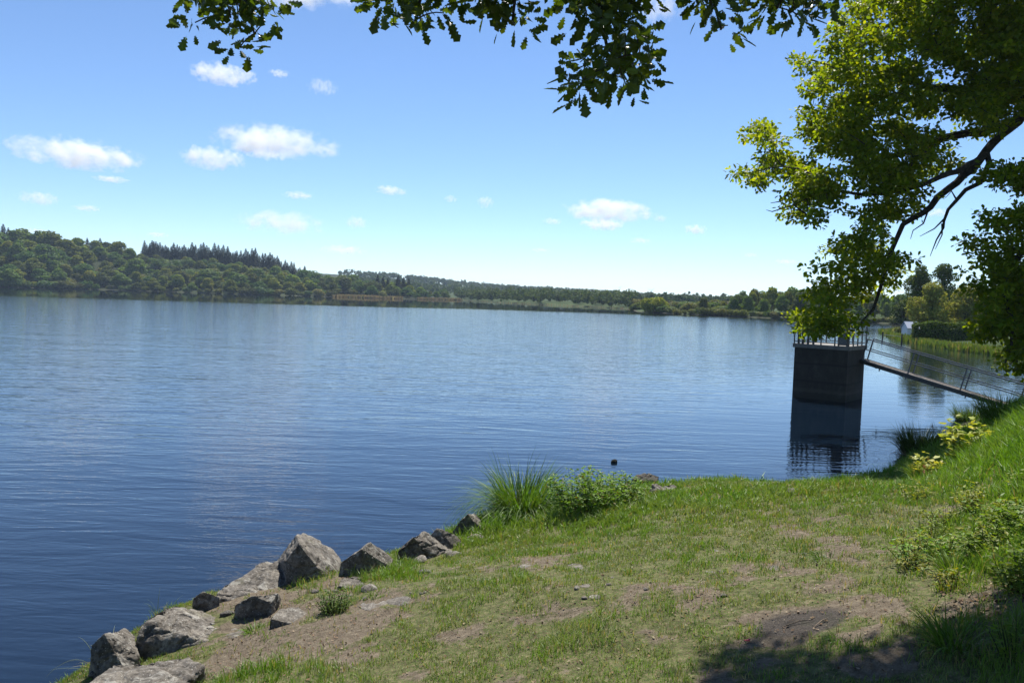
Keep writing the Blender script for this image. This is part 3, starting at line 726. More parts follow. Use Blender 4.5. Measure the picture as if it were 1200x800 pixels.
A = at(1010.5, 421, 34.6); Bp = at(1196, 486.5, 30.4); Bp[2] = max(Bp[2], gz(Bp[0], Bp[1]) + .05)
dv = Bp - A; Lg = np.linalg.norm(dv); dv /= Lg; sd_ = np.cross(dv, (0, 0, 1)); sd_ /= np.linalg.norm(sd_); upn = np.cross(sd_, dv)
GW = tag(empty('gangway', A), 'narrow steel gangway sloping from the concrete tower down to the bank', 'gangway')
axg = np.array([sd_, dv, upn])
t = Buf(); 
for k in range(int(Lg / .16)):
    t.box(A + dv * (.08 + k * .16) + upn * .0, .56, .145, .035, axg)
t.build('deck', M_plank, GW)
for s_ in (-1, 1):
    t = Buf(); t.box(A + dv * Lg / 2 + sd_ * s_ * .31 - upn * .05, .05, Lg, .17, axg); t.build('beam', M_steel, GW)
    t = Buf(); t.bar(A + sd_ * s_ * .31 + upn * .95 + dv * .12, Bp + sd_ * s_ * .31 + upn * .95, .045); t.build('handrail', M_rail, GW)
    t = Buf(); t.bar(A + sd_ * s_ * .31 + upn * .5 + dv * .06, Bp + sd_ * s_ * .31 + upn * .5, .035); t.build('middle_rail', M_rail, GW)
    for q in (.1, Lg * .33, Lg * .66, Lg * .99):
        t = Buf(); t.bar(A + dv * q + sd_ * s_ * .31 - upn * .05, A + dv * q + sd_ * s_ * .31 + upn * .97, .045, up=dv); t.build('post', M_rail, GW)
for q in (.12, .30, .49, .68):
    t = Buf(); t.bar(A + dv * Lg * q - upn * .13 - sd_ * .29, A + dv * Lg * q - upn * .13 + sd_ * .29, .06); t.bar(A + dv * Lg * q - upn * .13 - sd_ * .2, A + dv * Lg * q - upn * .3 - sd_ * .2, .04, up=dv); t.build('bracket', M_steel, GW)

# ------------------------------------------------------------------ rocks
ROCK_XY = []
def rock(name, pts, label, group=None, sink=.25, rough=.035, bevel=.014, cat='rock', dd=None, seed=0):
    """pts: (px, py, extra depth) of the block's corners; the base depth is where the foot meets the ground"""
    foot = max(pts, key=lambda q: q[1]); _, d = G(foot[0], foot[1] - 1)
    if dd: d = dd
    C = np.array([at(p[0], p[1], d + p[2]) for p in pts]); zb = min(C[:, 2].min(), gz(C[:, 0].mean(), C[:, 1].mean())) - sink
    cxy = C[:, :2].mean(0); low = np.array([(*(cxy + (c[:2] - cxy) * 1.06), zb) for c in C]); back = []
    span = np.ptp(C[:, 0])
    bm = bmesh.new()
    for c in np.concatenate([C, low]): bm.verts.new(c)
    r = bmesh.ops.convex_hull(bm, input=list(bm.verts))
    junk = list({g for g in r['geom_interior'] + r['geom_unused'] if isinstance(g, bmesh.types.BMVert)})
    if junk: bmesh.ops.delete(bm, geom=junk, context='VERTS')
    bmesh.ops.remove_doubles(bm, verts=bm.verts, dist=.01)
    bmesh.ops.dissolve_limit(bm, angle_limit=R(9), verts=bm.verts, edges=bm.edges)
    try: bmesh.ops.bevel(bm, geom=list(bm.edges), offset=bevel * min(1, span), segments=2, profile=.6, affect='EDGES', clamp_overlap=True)
    except Exception: pass
    bmesh.ops.triangulate(bm, faces=bm.faces)
    for _ in range(7):
        big = [e for e in bm.edges if e.calc_length() > max(.022, span * .03)]
        if not big or len(bm.verts) > 16000: break
        bmesh.ops.subdivide_edges(bm, edges=big, cuts=1); bmesh.ops.triangulate(bm, faces=[f for f in bm.faces if len(f.verts) > 3])
    bm.normal_update()
    co = np.array([v.co for v in bm.verts]); no = np.array([v.normal for v in bm.verts]); k = 2.6 / max(span, .25)
    dsp = (fbm(co[:, 0] * k, co[:, 1] * k, co[:, 2] * k, seed + 5, 4) - .5) * 2 * rough * 1.9 + (fbm(co[:, 0] * k * 4, co[:, 1] * k * 4, co[:, 2] * k * 4, seed + 50, 4) - .5) * rough * 1.1 - rough * 1.1 * np.maximum(0, 1 - abs(fbm(co[:, 0] * k * 1.6, co[:, 1] * k * 1.6, co[:, 2] * k * 2.4, seed + 90, 3) - .5) * 22)
    co = co + no * dsp[:, None] * min(1, span)
    loc = np.array([*cxy, zb + sink])
    for v, c in zip(bm.verts, co): v.co = c - loc
    me = bpy.data.meshes.new(name); bm.to_mesh(me); bm.free(); me.materials.append(M_rock); me.polygons.foreach_set('use_smooth', np.full(len(me.polygons), True))
    o = bpy.data.objects.new(name, me); o.location = loc; COL.objects.link(o); tag(o, label, cat, group)
    ROCK_XY.append((co[:, 0].min(), co[:, 0].max(), co[:, 1].min(), co[:, 1].max(), co[:, :2].mean(0), np.ptp(co[:, :2], 0) / 2))
    return o
RK = 'boulders along the near shore'
rock('boulder', [(103, 778, 0), (106, 757, .0), (122, 742, .0), (146, 737, .45), (160, 745, .4), (162, 768, .1), (150, 790, -.1), (112, 792, -.1)], 'rounded dark boulder with its foot in the water at the left corner', RK, seed=1)
rock('boulder', [(158, 766, 0), (160, 745, .0), (168, 728, .1), (186, 714, .5), (207, 708, 1.0), (233, 722, 1.0), (262, 727, .9), (285, 736, .6), (244, 754, .15), (196, 768, 0)], 'big flat topped pale slab of rock beside the rounded dark boulder', RK, seed=2)
rock('boulder', [(92, 812, .0), (132, 780, .5), (180, 777, .55), (222, 769, .7), (238, 780, .5), (205, 806, .1), (120, 824, -.2), (190, 826, -.2)], 'low grey slab in the bottom left corner half covered by turf', RK, sink=.3, seed=3)
rock('boulder', [(224, 720, 0), (226, 701, -.05), (238, 692, .0), (257, 699, .1), (258, 720, .05)], 'small black faced rock behind the flat topped slab', RK, seed=4)
rock('boulder', [(254, 698, 0), (262, 686, .3), (300, 666, .75), (331, 655, 1.0), (343, 662, 1.0), (350, 677, .7), (330, 688, .35), (300, 695, .1), (264, 704, -.05)], 'long smooth grey rock sloping down to the water below the pointed boulder', RK, seed=5)
rock('boulder', [(321, 662, .55), (336, 643, .3), (348, 626, .35), (356, 624, 1.15), (374, 633, 1.2), (392, 645, 1.1), (399, 655, 1.0), (399, 672, .4), (381, 677, .05), (352, 673, .05), (335, 656, -.05), (350, 636, -.08)], 'large pointed angular boulder, tallest of the shore rocks', RK, sink=.35, rough=.025, seed=6)
rock('boulder', [(296, 670, .2), (300, 662, .3), (312, 657, .5), (322, 660, .5), (322, 672, .2)], 'small dark rock peeping out behind the long sloping rock', RK, seed=7)
rock('boulder', [(398, 674, 0), (398, 659, -.05), (424, 643, -.08), (434, 635, .3), (448, 645, .8), (461, 655, .75), (457, 664, .4), (432, 672, 0)], 'wedge shaped rock with a black left face between two big boulders', RK, rough=.025, seed=8)
rock('boulder', [(464, 660, 0), (466, 645, -.08), (484, 628, .0), (496, 623, .35), (513, 630, .95), (530, 640, .9), (534, 648, .5), (505, 656, .1)], 'blocky boulder with a tan sunlit top at the edge of the turf', RK, seed=9)
rock('boulder', [(503, 630, .1), (512, 619, .1), (528, 623, .2), (541, 634, .4), (536, 643, .1), (512, 640, 0)], 'small flat rock just behind the blocky tan boulder', RK, seed=10)
rock('boulder', [(530, 624, 0), (538, 611, -.05), (548, 602, .0), (556, 602, .5), (567, 613, .5), (566, 622, .2), (544, 630, 0)], 'dark pointed rock at the foot of the tall grass tussock', RK, seed=11)
rock('boulder', [(274, 708, 0), (298, 698, -.05), (326, 694, .1), (331, 704, .4), (280, 706, -.06), (318, 706, -.06), (312, 720, 0), (284, 720, 0)], 'dark fronted flat rock above the bare soil patch', RK, seed=12)
rock('boulder', [(316, 724, 0), (328, 713, .25), (350, 711, .35), (372, 724, .2), (345, 731, 0)], 'half buried pale stone below the dark fronted flat rock', RK, sink=.15, rough=.02, seed=13)
rock('boulder', [(396, 686, 0), (400, 677, .2), (418, 675, .3), (428, 684, .15), (412, 690, 0)], 'small low rock in the turf below the wedge shaped rock', RK, sink=.15, seed=14)
rock('boulder', [(343, 672, 0), (352, 666, .1), (372, 667, .2), (380, 675, .1), (358, 678, 0)], 'thin flat rock lying at the foot of the pointed boulder', RK, sink=.12, seed=15)
FS = 'flat stones set in the turf'
def flat_stone(px, py, w, h, lab, seed):
    pts = [(px - w / 2, py + h * .1, 0)] + [(px + w / 2 * math.cos(a) * random.uniform(.8, 1.1), py - h / 2 * math.sin(a) * random.uniform(.7, 1), 0) for a in np.arange(.3, 6, .75)]
    w3 = []
    for q in pts:
        g, d = G(q[0], q[1]); w3.append((q[0], q[1], d))
    d0 = G(max(pts, key=lambda q: q[1])[0], max(q[1] for q in pts) - 1)[1]
    rock('flat_stone', [(a, b_ - 2.2, d - d0) for a, b_, d in w3], lab, FS, sink=.12, rough=.016, bevel=.05, cat='stone', seed=seed)
random.seed(12)
for i, (px, py, w, h, lab) in enumerate([(440, 711, 40, 16, 'pale flat stone at the left edge of the turf, left of two joined ones'), (468, 705, 36, 16, 'pale flat stone touching another one right of it on bare soil'), (497, 669, 38, 9, 'long thin flat stone in the grass below the blocky boulder'),
      (616, 665, 18, 6, 'small flat stone, left of two in the middle of the turf'), (674, 666, 26, 10, 'pale flat stone, largest one in the middle of the turf'), (567, 681, 22, 5, 'thin flat stone in the grass between the boulders and mid turf'),
      (686, 688, 15, 5, 'tiny flat stone just under the largest mid turf stone'), (697, 701, 16, 6, 'tiny grey stone two below the largest mid turf stone'), (258, 743, 62, 18, 'pale flat slab sunk into the soil, right end of the big flat topped slab'), (836, 671, 34, 6, 'long flat stone in the worn turf right of the middle'), (842, 646, 13, 6, 'tiny pale stone in lush grass above the long flat stone'), (720, 677, 12, 6, 'tiny grey stone right of the largest mid turf stone'), (905, 667, 22, 7, 'pale flat stone at the left edge of the worn path')]):
    flat_stone(px, py, w, h, lab, 60 + i)
WS = 'stones at the water edge in mid shore'
rock('shore_stone', [(741, 561, 0), (746, 556, .2), (760, 554, .4), (772, 558, .4), (770, 564, .1), (750, 564, 0)], 'flat grey stone in the shallows right of the leafy shrub', WS, dd=plane(755, 564)[1], sink=.2, cat='stone', seed=80)
rock('shore_stone', [(761, 576, 0), (764, 567, .1), (770, 566, .2), (776, 570, .2), (776, 577, 0)], 'small dark stone between the two grey stones in the shallows', WS, cat='stone', seed=81)
rock('shore_stone', [(772, 574, 0), (778, 569, .2), (788, 567, .3), (793, 570, .3), (790, 576, 0)], 'rounded grey stone at the turf edge by the shallows', WS, cat='stone', seed=82)
rock('shore_stone', [(716, 540, 0), (718, 538, .03), (721, 537.5, .05), (723.5, 539, .05), (722, 540.5, 0)], 'tiny dark stone poking out of open water beyond the shrub', WS, dd=plane(720, 540.5)[1], sink=.12, cat='stone', seed=83)
rock('shore_stone', [(864, 569, 0), (868, 566, .1), (880, 567, .2), (890, 571, .1), (876, 572, 0)], 'thin whitish stone at the water edge of the grass', WS, dd=plane(878, 572)[1], sink=.15, rough=.02, cat='stone', seed=84)
rock('shore_stone', [(921, 576, 0), (924, 572, .1), (934, 571, .2), (941, 575, .1), (930, 578, 0)], 'small brown stone at the water edge, left of two near the tower reflection', WS, sink=.15, cat='stone', seed=85)
rock('shore_stone', [(948, 571, 0), (954, 567, .1), (966, 567, .2), (970, 571, .1), (956, 573, 0)], 'flat brown stone at the water edge, right of two near the tower reflection', WS, dd=plane(958, 573)[1], sink=.15, cat='stone', seed=86)

random.seed(44)
for i in range(40):
    px, py = random.choice([(150, 778), (225, 735), (255, 715), (345, 682), (400, 680), (465, 668), (540, 640), (200, 775)]) if i > 17 else random.choice([(250, 742), (300, 725), (340, 690), (300, 712), (270, 755), (420, 690), (480, 690), (215, 775), (700, 690), (780, 690), (590, 650), (960, 660), (860, 690)]); px += random.uniform(-34, 34); py += random.uniform(-12, 12)
    p, d = G(px, py); r_s = random.uniform(.012, .03) if i < 18 else random.uniform(.035, .10); bm = bmesh.new(); bmesh.ops.create_icosphere(bm, subdivisions=3, radius=1)
    co = np.array([v.co for v in bm.verts]); co = co * (1 + .7 * (fbm(co[:, 0] * 1.3 + i * 9, co[:, 1] * 1.3, co[:, 2] * 1.3, 5, 3) - .5))[:, None] * np.array([r_s * 1.4, r_s, r_s * .6])
    for v, c in zip(bm.verts, co): v.co = c
    me = bpy.data.meshes.new('small_stone'); bm.to_mesh(me); bm.free(); me.materials.append(M_rock); me.polygons.foreach_set('use_smooth', np.full(len(me.polygons), True))
    o = bpy.data.objects.new('small_stone', me); o.location = p + (0, 0, r_s * .15); o.rotation_euler = (0, 0, random.uniform(0, 6)); COL.objects.link(o)
    tag(o, *(('small loose grey stone on the worn turf or bare soil', 'stone', 'small loose stones') if i < 18 else ('small lump of grey rubble lying between the shore boulders', 'stone', 'rubble between the shore boulders')))

# ------------------------------------------------------------------ grass, litter
def on_rock(x, y):
    k = np.zeros(np.shape(x), bool)
    for x0, x1, y0, y1, c, h in ROCK_XY: k |= (((x - c[0]) / (h[0] * .78)) ** 2 + ((y - c[1]) / (h[1] * .78)) ** 2) < 1
    return k

def blades(b, P, h, w, lean, cols):
    n = len(P); a = rng.random(n) * 6.283; dr_ = np.stack([np.cos(a), np.sin(a), np.zeros(n)], 1); a2 = rng.random(n) * 6.283
    sdv = np.stack([np.cos(a2), np.sin(a2), np.zeros(n)], 1) * (w / 2)[:, None]; up = np.array([0, 0, 1.0])
    p1 = P + dr_ * (lean * h * .3)[:, None] + up * (h * .55)[:, None]; p2 = P + dr_ * (lean * h)[:, None] + up * (h * np.sqrt(np.maximum(.15, 1 - .6 * lean ** 2)))[:, None]
    V = np.stack([P - sdv, P + sdv, p1 + sdv * .75, p1 - sdv * .75, p2], 1)
    b.inst_raw(V, cols)
def inst_raw(s, V, cols):
    n = len(V); flat = (np.array([0, 1, 2, 3, 3, 2, 4])[None] + (np.arange(n) * 5)[:, None]).ravel()
    shade = np.array([.75, .75, 1.0, 1.0, 1.1])[None, :, None]
    s.add(V.reshape(-1, 3), flat, np.tile([4, 3], n), (np.repeat(cols[:, None], 5, 1)).reshape(-1, 3))
Buf.inst_raw = inst_raw

N0 = 1500000
yy = 2.2 + 20.5 * rng.random(N0) ** 1.25; xx = (rng.random(N0) * 2 - 1) * (.72 * yy + 1.6)
keep = rng.random(N0) < np.clip((.72 * yy + 1.6) / 16 , 0, 1) * np.where(yy < 6, 1, np.clip((6 / yy) ** .35, 0, 1))
xx, yy = xx[keep], yy[keep]
zz, ss = H(xx, yy); dt = dirtiness(xx, yy, ss); k = (ss > .02) & ~on_rock(xx, yy)
bq = np.exp(-(((xx - BURN[0]) / BURN[2]) ** 2 + ((yy - BURN[1]) / BURN[3]) ** 2) ** 2)
clump = sstep(.25, .75, fbm(xx * 6, yy * 6, 0, 77, 3)); bankq = sstep(-.3, 1.6, (xx - .47 * yy - .35) / 1.1) 
k &= rng.random(len(xx)) < np.clip((1 - dt) ** 2.0, .07, 1) * (.2 + 1.35 * clump) * (1 - .97 * bq)
xx, yy, zz, ss, dt, clump, bankq = (a[k] for a in (xx, yy, zz, ss, dt, clump, bankq))
n = len(xx); dist = np.hypot(xx, yy)
edge = sstep(1.9, .3, ss) * sstep(-2.2, -.2, xx) + .0
PL = [(*gp0, r0) for gp0, r0 in ((G(690, 612)[0][:2], 1.3), (G(600, 616)[0][:2], .8), (G(430, 676)[0][:2], .6), (G(830, 585)[0][:2], 1.6), (G(300, 790)[0][:2], .5), (G(1120, 560)[0][:2], 2.0))]
nearp = sum(np.exp(-((xx - a_) ** 2 + (yy - b_) ** 2) / c_ ** 2) for a_, b_, c_ in PL)
lush = np.clip(.6 * nearp + edge * .8 + bankq * (.7 + 1.3 * fbm(xx * .8, yy * .8, 0, 91, 3)), 0, 1.5)
tall = sstep(.60, .74, fbm(xx * 1.7, yy * 1.7, 0, 55, 3)) * (1 - dt)
hgt = (.026 + .03 * rng.random(n)) * (.5 + 1.0 * clump) * (1 + 3.2 * lush * rng.uniform(.4, 1.2, n) + 1.4 * tall * rng.random(n))
wid = (.0035 + .0022 * rng.random(n)) * np.clip(dist / 5.5, 1, 3.2) * (1 + .4 * lush)
cols = vary(n, (.120, .215, .032), .3, (.18, .24, .08), .22)
mixg = np.clip(lush + tall * .5, 0, 1)[:, None]; cols = cols * (.8 + .4 * fbm(xx * 2.2, yy * 2.2, 0, 61, 3))[:, None]; gq = sstep(.5, .66, fbm(xx * 1.9, yy * 2.6, 0, 67, 3))[:, None]; cols = cols * (1 - .6 * gq) + np.array([.20, .235, .125]) * .6 * gq
cols = cols * (1 - mixg) + vary(n, (.120, .235, .020), .3) * mixg
yel = fbm(xx * .7 + 3, yy * .7, 0, 15, 3)[:, None]; cols = cols * (1 - .45 * sstep(.45, .7, yel)) + np.array([.18, .235, .055]) * .45 * sstep(.45, .7, yel)
dry = rng.random(n) < (.10 + .4 * dt - .08 * lush); cols[dry] = vary(int(dry.sum()), (.30, .25, .12), .3)
b = Buf(); blades(b, np.stack([xx, yy, zz - .005], 1), hgt, wid, rng.uniform(.15, .95, n), cols)
tag(b.build('grass', M_grass), 'patchy short green turf sloping down to the lake', 'grass', kind='stuff')
NGRASS = n

# brown leaf litter and crumbs on the bare soil
n = 90000; yy = 2.6 + 12 * rng.random(n) ** 1.3; xx = (rng.random(n) * 2 - 1) * (.72 * yy + 1)
zz, ss = H(xx, yy); dt = dirtiness(xx, yy, ss); lx, ly, lrx, lry = ellipse(1170, 706, 60, 26)
lit = np.exp(-((xx - lx) / lrx) ** 2 - ((yy - ly) / lry) ** 2)
k = (ss > .1) & (rng.random(n) < .14 + dt * .5 + lit) & ~on_rock(xx, yy); xx, yy, zz, lit = xx[k], yy[k], zz[k], lit[k]; n = len(xx)
B = basis(randdir(n) * (1, 1, .3), np.tile([0, 0, 1.], (n, 1)) + rng.normal(size=(n, 3)) * .35) * ((.008 + .022 * rng.random(n) ** 2) * (1 + 1.1 * lit))[:, None, None]
b = Buf(); b.inst(HEX * (.7, 1, 1), HEXF, HEXS, B, np.stack([xx, yy, zz + .012], 1), vary(n, (.15, .10, .06), .4, (.25, .20, .13), .2))
tag(b.build('leaf_litter', M_litter), 'brown dead leaf crumbs strewn over the bare soil', 'leaf litter', kind='stuff')

# ------------------------------------------------------------------ tussocks, shrubs, plants
def arcs(b, base, n, L, spread_, width, cols, droop=1.0, rad=.12, k=6):
    a = rng.random(n) * 6.283; r0 = rad * np.sqrt(rng.random(n)); P0 = base + np.stack([np.cos(a) * r0, np.sin(a) * r0, np.zeros(n)], 1)
    a = a + rng.normal(size=n) * .5; out = np.stack([np.cos(a), np.sin(a), np.zeros(n)], 1); el = rng.uniform(.15, 1, n) ** .8 * spread_
    Ln = L * rng.uniform(.55, 1.15, n); t = np.linspace(0, 1, k + 1)[None, :, None]
    ho = (np.sin(el) * Ln)[:, None, None]; vo = (np.cos(el) * Ln)[:, None, None]; dr2 = (droop * rng.uniform(.3, 1.1, n) * np.sin(el) * Ln)[:, None, None]
    C = P0[:, None] + out[:, None] * (ho * t * (1 + .3 * t)) + np.array([0, 0, 1.]) * (vo * t - dr2 * .8 * t ** 3 + 0)
    tw = a + rng.normal(size=n) * .8 + 1.57; sdv = np.stack([np.cos(tw), np.sin(tw), np.zeros(n)], 1)[:, None] * (width / 2 * (1 - t ** 2.2 * .93))
    V = np.stack([C - sdv, C + sdv], 2).reshape(n, -1, 3); m_ = 2 * (k + 1)
    f = np.concatenate([[2 * i, 2 * i + 1, 2 * i + 3, 2 * i + 2] for i in range(k)])
    b.add(V.reshape(-1, 3), (f[None] + (np.arange(n) * m_)[:, None]).ravel(), np.full(n * k, 4), np.repeat(cols, m_, 0))

def tussock(px, py, L, n, spread_, rad, col, alt, lab, dead=True, width=.010, droop=1.0, name='grass_tussock'):
    p, d = G(px, py); e = tag(empty(name, p), lab, 'tussock')
    b = Buf(); arcs(b, p - (0, 0, .03), n, L, spread_, width, vary(n, col, .3, alt, .15), droop, rad); b.build('blades', M_grass, e)
    if dead:
        b = Buf(); arcs(b, p - (0, 0, .03), n // 3, L * .42, 1.35, width * 1.2, vary(n // 3, (.20, .16, .10), .35), 1.5, rad * 1.15); b.build('dead_leaves', M_litter, e)
    return e
tussock(612, 604, 1.22, 1500, 1.05, .30, (.085, .17, .018), (.13, .17, .04), 'tall arching grass tussock with a grey dead skirt beside the leafy shrub', width=.012, droop=1.5)
tussock(1078, 532, 1.0, 1000, .8, .42, (.05, .085, .018), (.07, .10, .02), 'dark sedge tussock at the water edge below the yellow sapling', width=.016)
tussock(1138, 492, .8, 700, .9, .5, (.06, .11, .018), (.10, .14, .03), 'dark grass tussock on the bank top by the gangway foot, left of two', dead=False, width=.014)
tussock(1178, 490, .85, 800, .9, .55, (.10, .17, .02), (.15, .2, .04), 'bright grass tussock on the bank top by the gangway foot, right of two', dead=False, width=.014)
tussock(1120, 672, .30, 160, 1.0, .10, (.10, .18, .02), (.15, .2, .04), 'long bladed grass clump on the lower slope of the bank', dead=False)
tussock(1120, 755, .34, 170, 1.1, .12, (.09, .17, .02), (.14, .2, .04), 'long bladed grass clump in the shade at the lower right', dead=False)
tussock(1090, 560, .45, 400, .8, .32, (.11, .19, .02), (.16, .21, .04), 'bright tall grass clump under the red tipped sapling', dead=False)
tussock(967, 655, .13, 130, 1.2, .10, (.07, .13, .02), (.1, .15, .03), 'dark green grass clump in the middle of the worn path', dead=False, width=.008)
tussock(985, 745, .10, 90, 1.2, .06, (.07, .13, .02), (.1, .15, .03), 'small dark grass clump right of the burnt patch', dead=False, width=.007)
tussock(232, 800, .16, 160, 1.1, .10, (.10, .18, .02), (.15, .2, .04), 'bright grass clump on the low slab in the left corner', dead=False, width=.008)
tussock(300, 738, .14, 130, 1.1, .11, (.10, .18, .02), (.15, .2, .04), 'bright grass clump under the dark fronted flat rock', dead=False, width=.008)
tussock(430, 668, .20, 260, 1.0, .22, (.11, .2, .02), (.15, .2, .04), 'bright grass clump growing against the wedge shaped rock', dead=False, width=.010)
tussock(188, 722, .36, 12, 1.0, .12, (.10, .15, .05), (.15, .17, .06), 'few thin reed blades rising behind the flat topped slab', dead=False, width=.008, name='reed_tuft')
tussock(124, 780, .42, 16, 1.2, .10, (.13, .15, .04), (.2, .17, .06), 'few bent straw blades hanging over the rounded dark boulder', dead=False, width=.009, name='reed_tuft')

OVAL = np.array([(0, 0, 0), (.2, .25, .03), (.24, .55, .04), (0, 1, 0), (-.24, .55, .04), (-.2, .25, .03), (0, .5, -.03)]); OVF, OVS = [0, 1, 2, 6, 6, 2, 3, 0, 6, 4, 5, 6, 3, 4], [4, 3, 4, 3]
def maple_t():
    out = [(0, 0), (.22, .02), (.5, .0), (.42, .22), (.62, .48), (.36, .5), (.25, .68), (0, 1.0)]
    V = [(x, y, .06 * abs(x)) for x, y in out] + [(-x, y, .06 * abs(x)) for x, y in out[1:-1][::-1]]
    return np.array(V), list(range(len(V))), [len(V)]
def leafy(name, base, h, w, nst, per, size, col, alt, p, lab, cat, tmpl=(OVAL, OVF, OVS), mat=None, flatness=.8, stem=(.5, .6, .25)):
    e = tag(empty(name, base), lab, cat); st, lf = Buf(), Buf(); A_, T_, C_ = [], [], []
    for i in range(nst):
        a = rng.random() * 6.283; rr = w / 2 * math.sqrt(rng.random()); q = base + np.array([math.cos(a) * rr * .45, math.sin(a) * rr * .45, -.03])
        hh = h * rng.uniform(.6, 1.05) * (1 - .35 * (rr / (w / 2)) ** 2); tip = base + np.array([math.cos(a) * rr, math.sin(a) * rr, hh]); mid = (q + tip) / 2 + rng.normal(size=3) * .04 * w
        tt = np.linspace(0, 1, 7)[:, None]; cur = (1 - tt) ** 2 * q + 2 * tt * (1 - tt) * mid + tt ** 2 * tip
        st.tube(cur, np.linspace(.0045, .0015, 7), 4, np.array(stem) * .12)
        for j in range(per):
            u = .2 + .8 * rng.random(); c = cur[min(6, int(u * 6.99))]; aa = rng.random() * 6.283
            T_.append(c); A_.append((math.cos(aa), math.sin(aa), rng.uniform(-.4, .5)))
    T_, A_ = np.array(T_), np.array(A_); n = len(T_)
    st.build('stems', M_litter, e)
    Bm = basis(A_, np.tile([0, 0, 1.], (n, 1)) * flatness + rng.normal(size=(n, 3)) * .35) * (size * rng.uniform(.55, 1.2, n))[:, None, None]
    lf.inst(*tmpl, Bm, T_ + A_ * .02, vary(n, col, .25, alt, p)); lf.build('leaves', mat or M_plant, e); return e
def gp(px, py): return G(px, py)[0]
leafy('leafy_shrub', gp(684, 603), .75, 1.25, 95, 46, .062, (.14, .25, .025), (.15, .12, .03), .08, 'low leafy shrub with pale shoots beside the tall tussock, left half', 'shrub')
leafy('leafy_shrub', gp(722, 595), .58, 1.05, 80, 44, .058, (.13, .23, .025), (.14, .13, .03), .08, 'low leafy shrub above the shallow stones, right of another shrub', 'shrub')
tussock(708, 590, .72, 40, .5, .10, (.09, .16, .03), (.12, .17, .04), 'few stiff iris blades rising behind the leafy shrub', dead=False, width=.016, name='iris_tuft')
leafy('leafy_plant', gp(392, 716), .22, .42, 50, 22, .028, (.075, .13, .018), (.10, .15, .02), .2, 'bushy low green plant between the shore rocks and bare soil', 'plant')
MT = maple_t(); YEL, YG = (.36, .38, .075), (.19, .27, .035)
leafy('maple_sapling', gp(1128, 540), 0.85, .95, 26, 11, .115, YEL, YG, .45, 'yellow leaved maple sapling on the bank, taller of two', 'sapling', MT)
leafy('maple_sapling', gp(1084, 562), 0.55, .62, 20, 10, .095, YEL, (.30, .10, .04), .18, 'low yellow maple sapling with reddish tips above the waterside grass', 'sapling', MT)
for i, (px, py, h, w, lab) in enumerate([(1188, 632, .27, .5, 'tall nettle clump at the right edge of the bank'), (1150, 655, .26, .45, 'nettle clump on the bank left of the tall one'), (1194, 690, .26, .45, 'nettle clump at the right edge above the leaf litter'), (1075, 668, .14, .3, 'small yellowish weed patch at the foot of the bank'), (1115, 690, .16, .3, 'yellow green weed patch left of the leaf litter'), (1100, 622, .2, .3, 'little weed clump halfway up the bank'), (1192, 770, .3, .35, 'broad leaved weed in the deep shade at the right corner')]):
    leafy('weed_clump', gp(px, py), h, w, 26 if i < 3 else 14, 26 if i < 3 else 14, .055 if i < 3 else .04, (.14, .22, .03) if i not in (3, 4) else (.22, .21, .02), (.17, .22, .04), .25, lab, 'weed')

random.seed(21)
for i in range(16):
    px, py = random.uniform(1065, 1195), random.uniform(570, 660)
    leafy('weed_clump', gp(px, py), random.uniform(.16, .32), random.uniform(.3, .5), 14, 16, random.uniform(.035, .06), random.choice([(.13, .24, .025), (.17, .24, .04), (.22, .25, .03)]), (.24, .27, .06), .25, 'low leafy weed clump among the tall grass of the right bank', 'weed')['group'] = 'weeds on the right bank'
# twigs and scraps
for i, (px, py, L, a, lab) in enumerate([(935, 731, .24, .1, 'straight dead twig lying across the burnt patch'), (962, 731, .16, .6, 'short dead twig at the right end of the burnt patch'), (822, 748, .14, -.9, 'little curved twig left of the burnt patch'), (545, 703, .1, .8, 'tiny dead twig by the joined flat stones')]):
    p = gp(px, py); q = np.array([math.cos(a), math.sin(a), 0]) * L / 2; b = Buf(); z1, z2 = gz(*(p + q)[:2]), gz(*(p - q)[:2])
    b.tube([(*(p - q)[:2], z2 + .012), (*(p[:2] + (.01, .015)), p[2] + (.02 if i < 4 else .14)), (*(p + q)[:2], z1 + .012)], [.003, .0045, .002], 5); tag(b.build('fallen_twig', M_twig), lab, 'twig')
p = gp(875, 753); b = Buf(); b.box((0, 0, 0), .04, .014, .005); b.box((.015, .009, .004), .025, .014, .005, np.array([[.9, .3, .3], [-.3, .95, 0], [-.3, 0, .95]])); o = tag(b.build('red_scrap', M_red), 'small red plastic scrap on the soil below the burnt patch', 'litter'); o.location = p + (0, 0, .02)

# ------------------------------------------------------------------ oaks
def oak_leaf(fine):
    half = [(.012, 0), (.02, .10), (.13, .17), (.085, .26), (.22, .36), (.13, .45), (.29, .57), (.18, .66), (.27, .80), (.13, .90), (0, 1.0)] if fine else [(.02, 0), (.16, .22), (.10, .35), (.28, .55), (.2, .8), (0, 1.0)]
    n = len(half); V = [(x, y, .10 * x + .05 * math.sin(y * 3)) for x, y in half] + [(-x, y, .10 * x + .05 * math.sin(y * 3)) for x, y in half[:-1]]
    mid0 = len(V); V += [(0, .33, -.01), (0, .68, 0)]
    rt = [mid0, mid0 + 1] ; f1 = list(range(n)) + [mid0 + 1, mid0]; f2 = [n - 1] + [n + i for i in range(n - 2, -1, -1)] + [mid0, mid0 + 1]
    return np.array(V), f1 + f2, [len(f1), len(f2)]
OAK_F, OAK_C = oak_leaf(True), oak_leaf(False)
OAK_S = (np.array([(0, 0, 0), (.24, .3, .05), (.3, .7, .02), (0, 1, -.03), (-.3, .7, .04), (-.24, .3, .02)]), [0, 1, 2, 3, 4, 5], [6])   # a leaf seen from far off

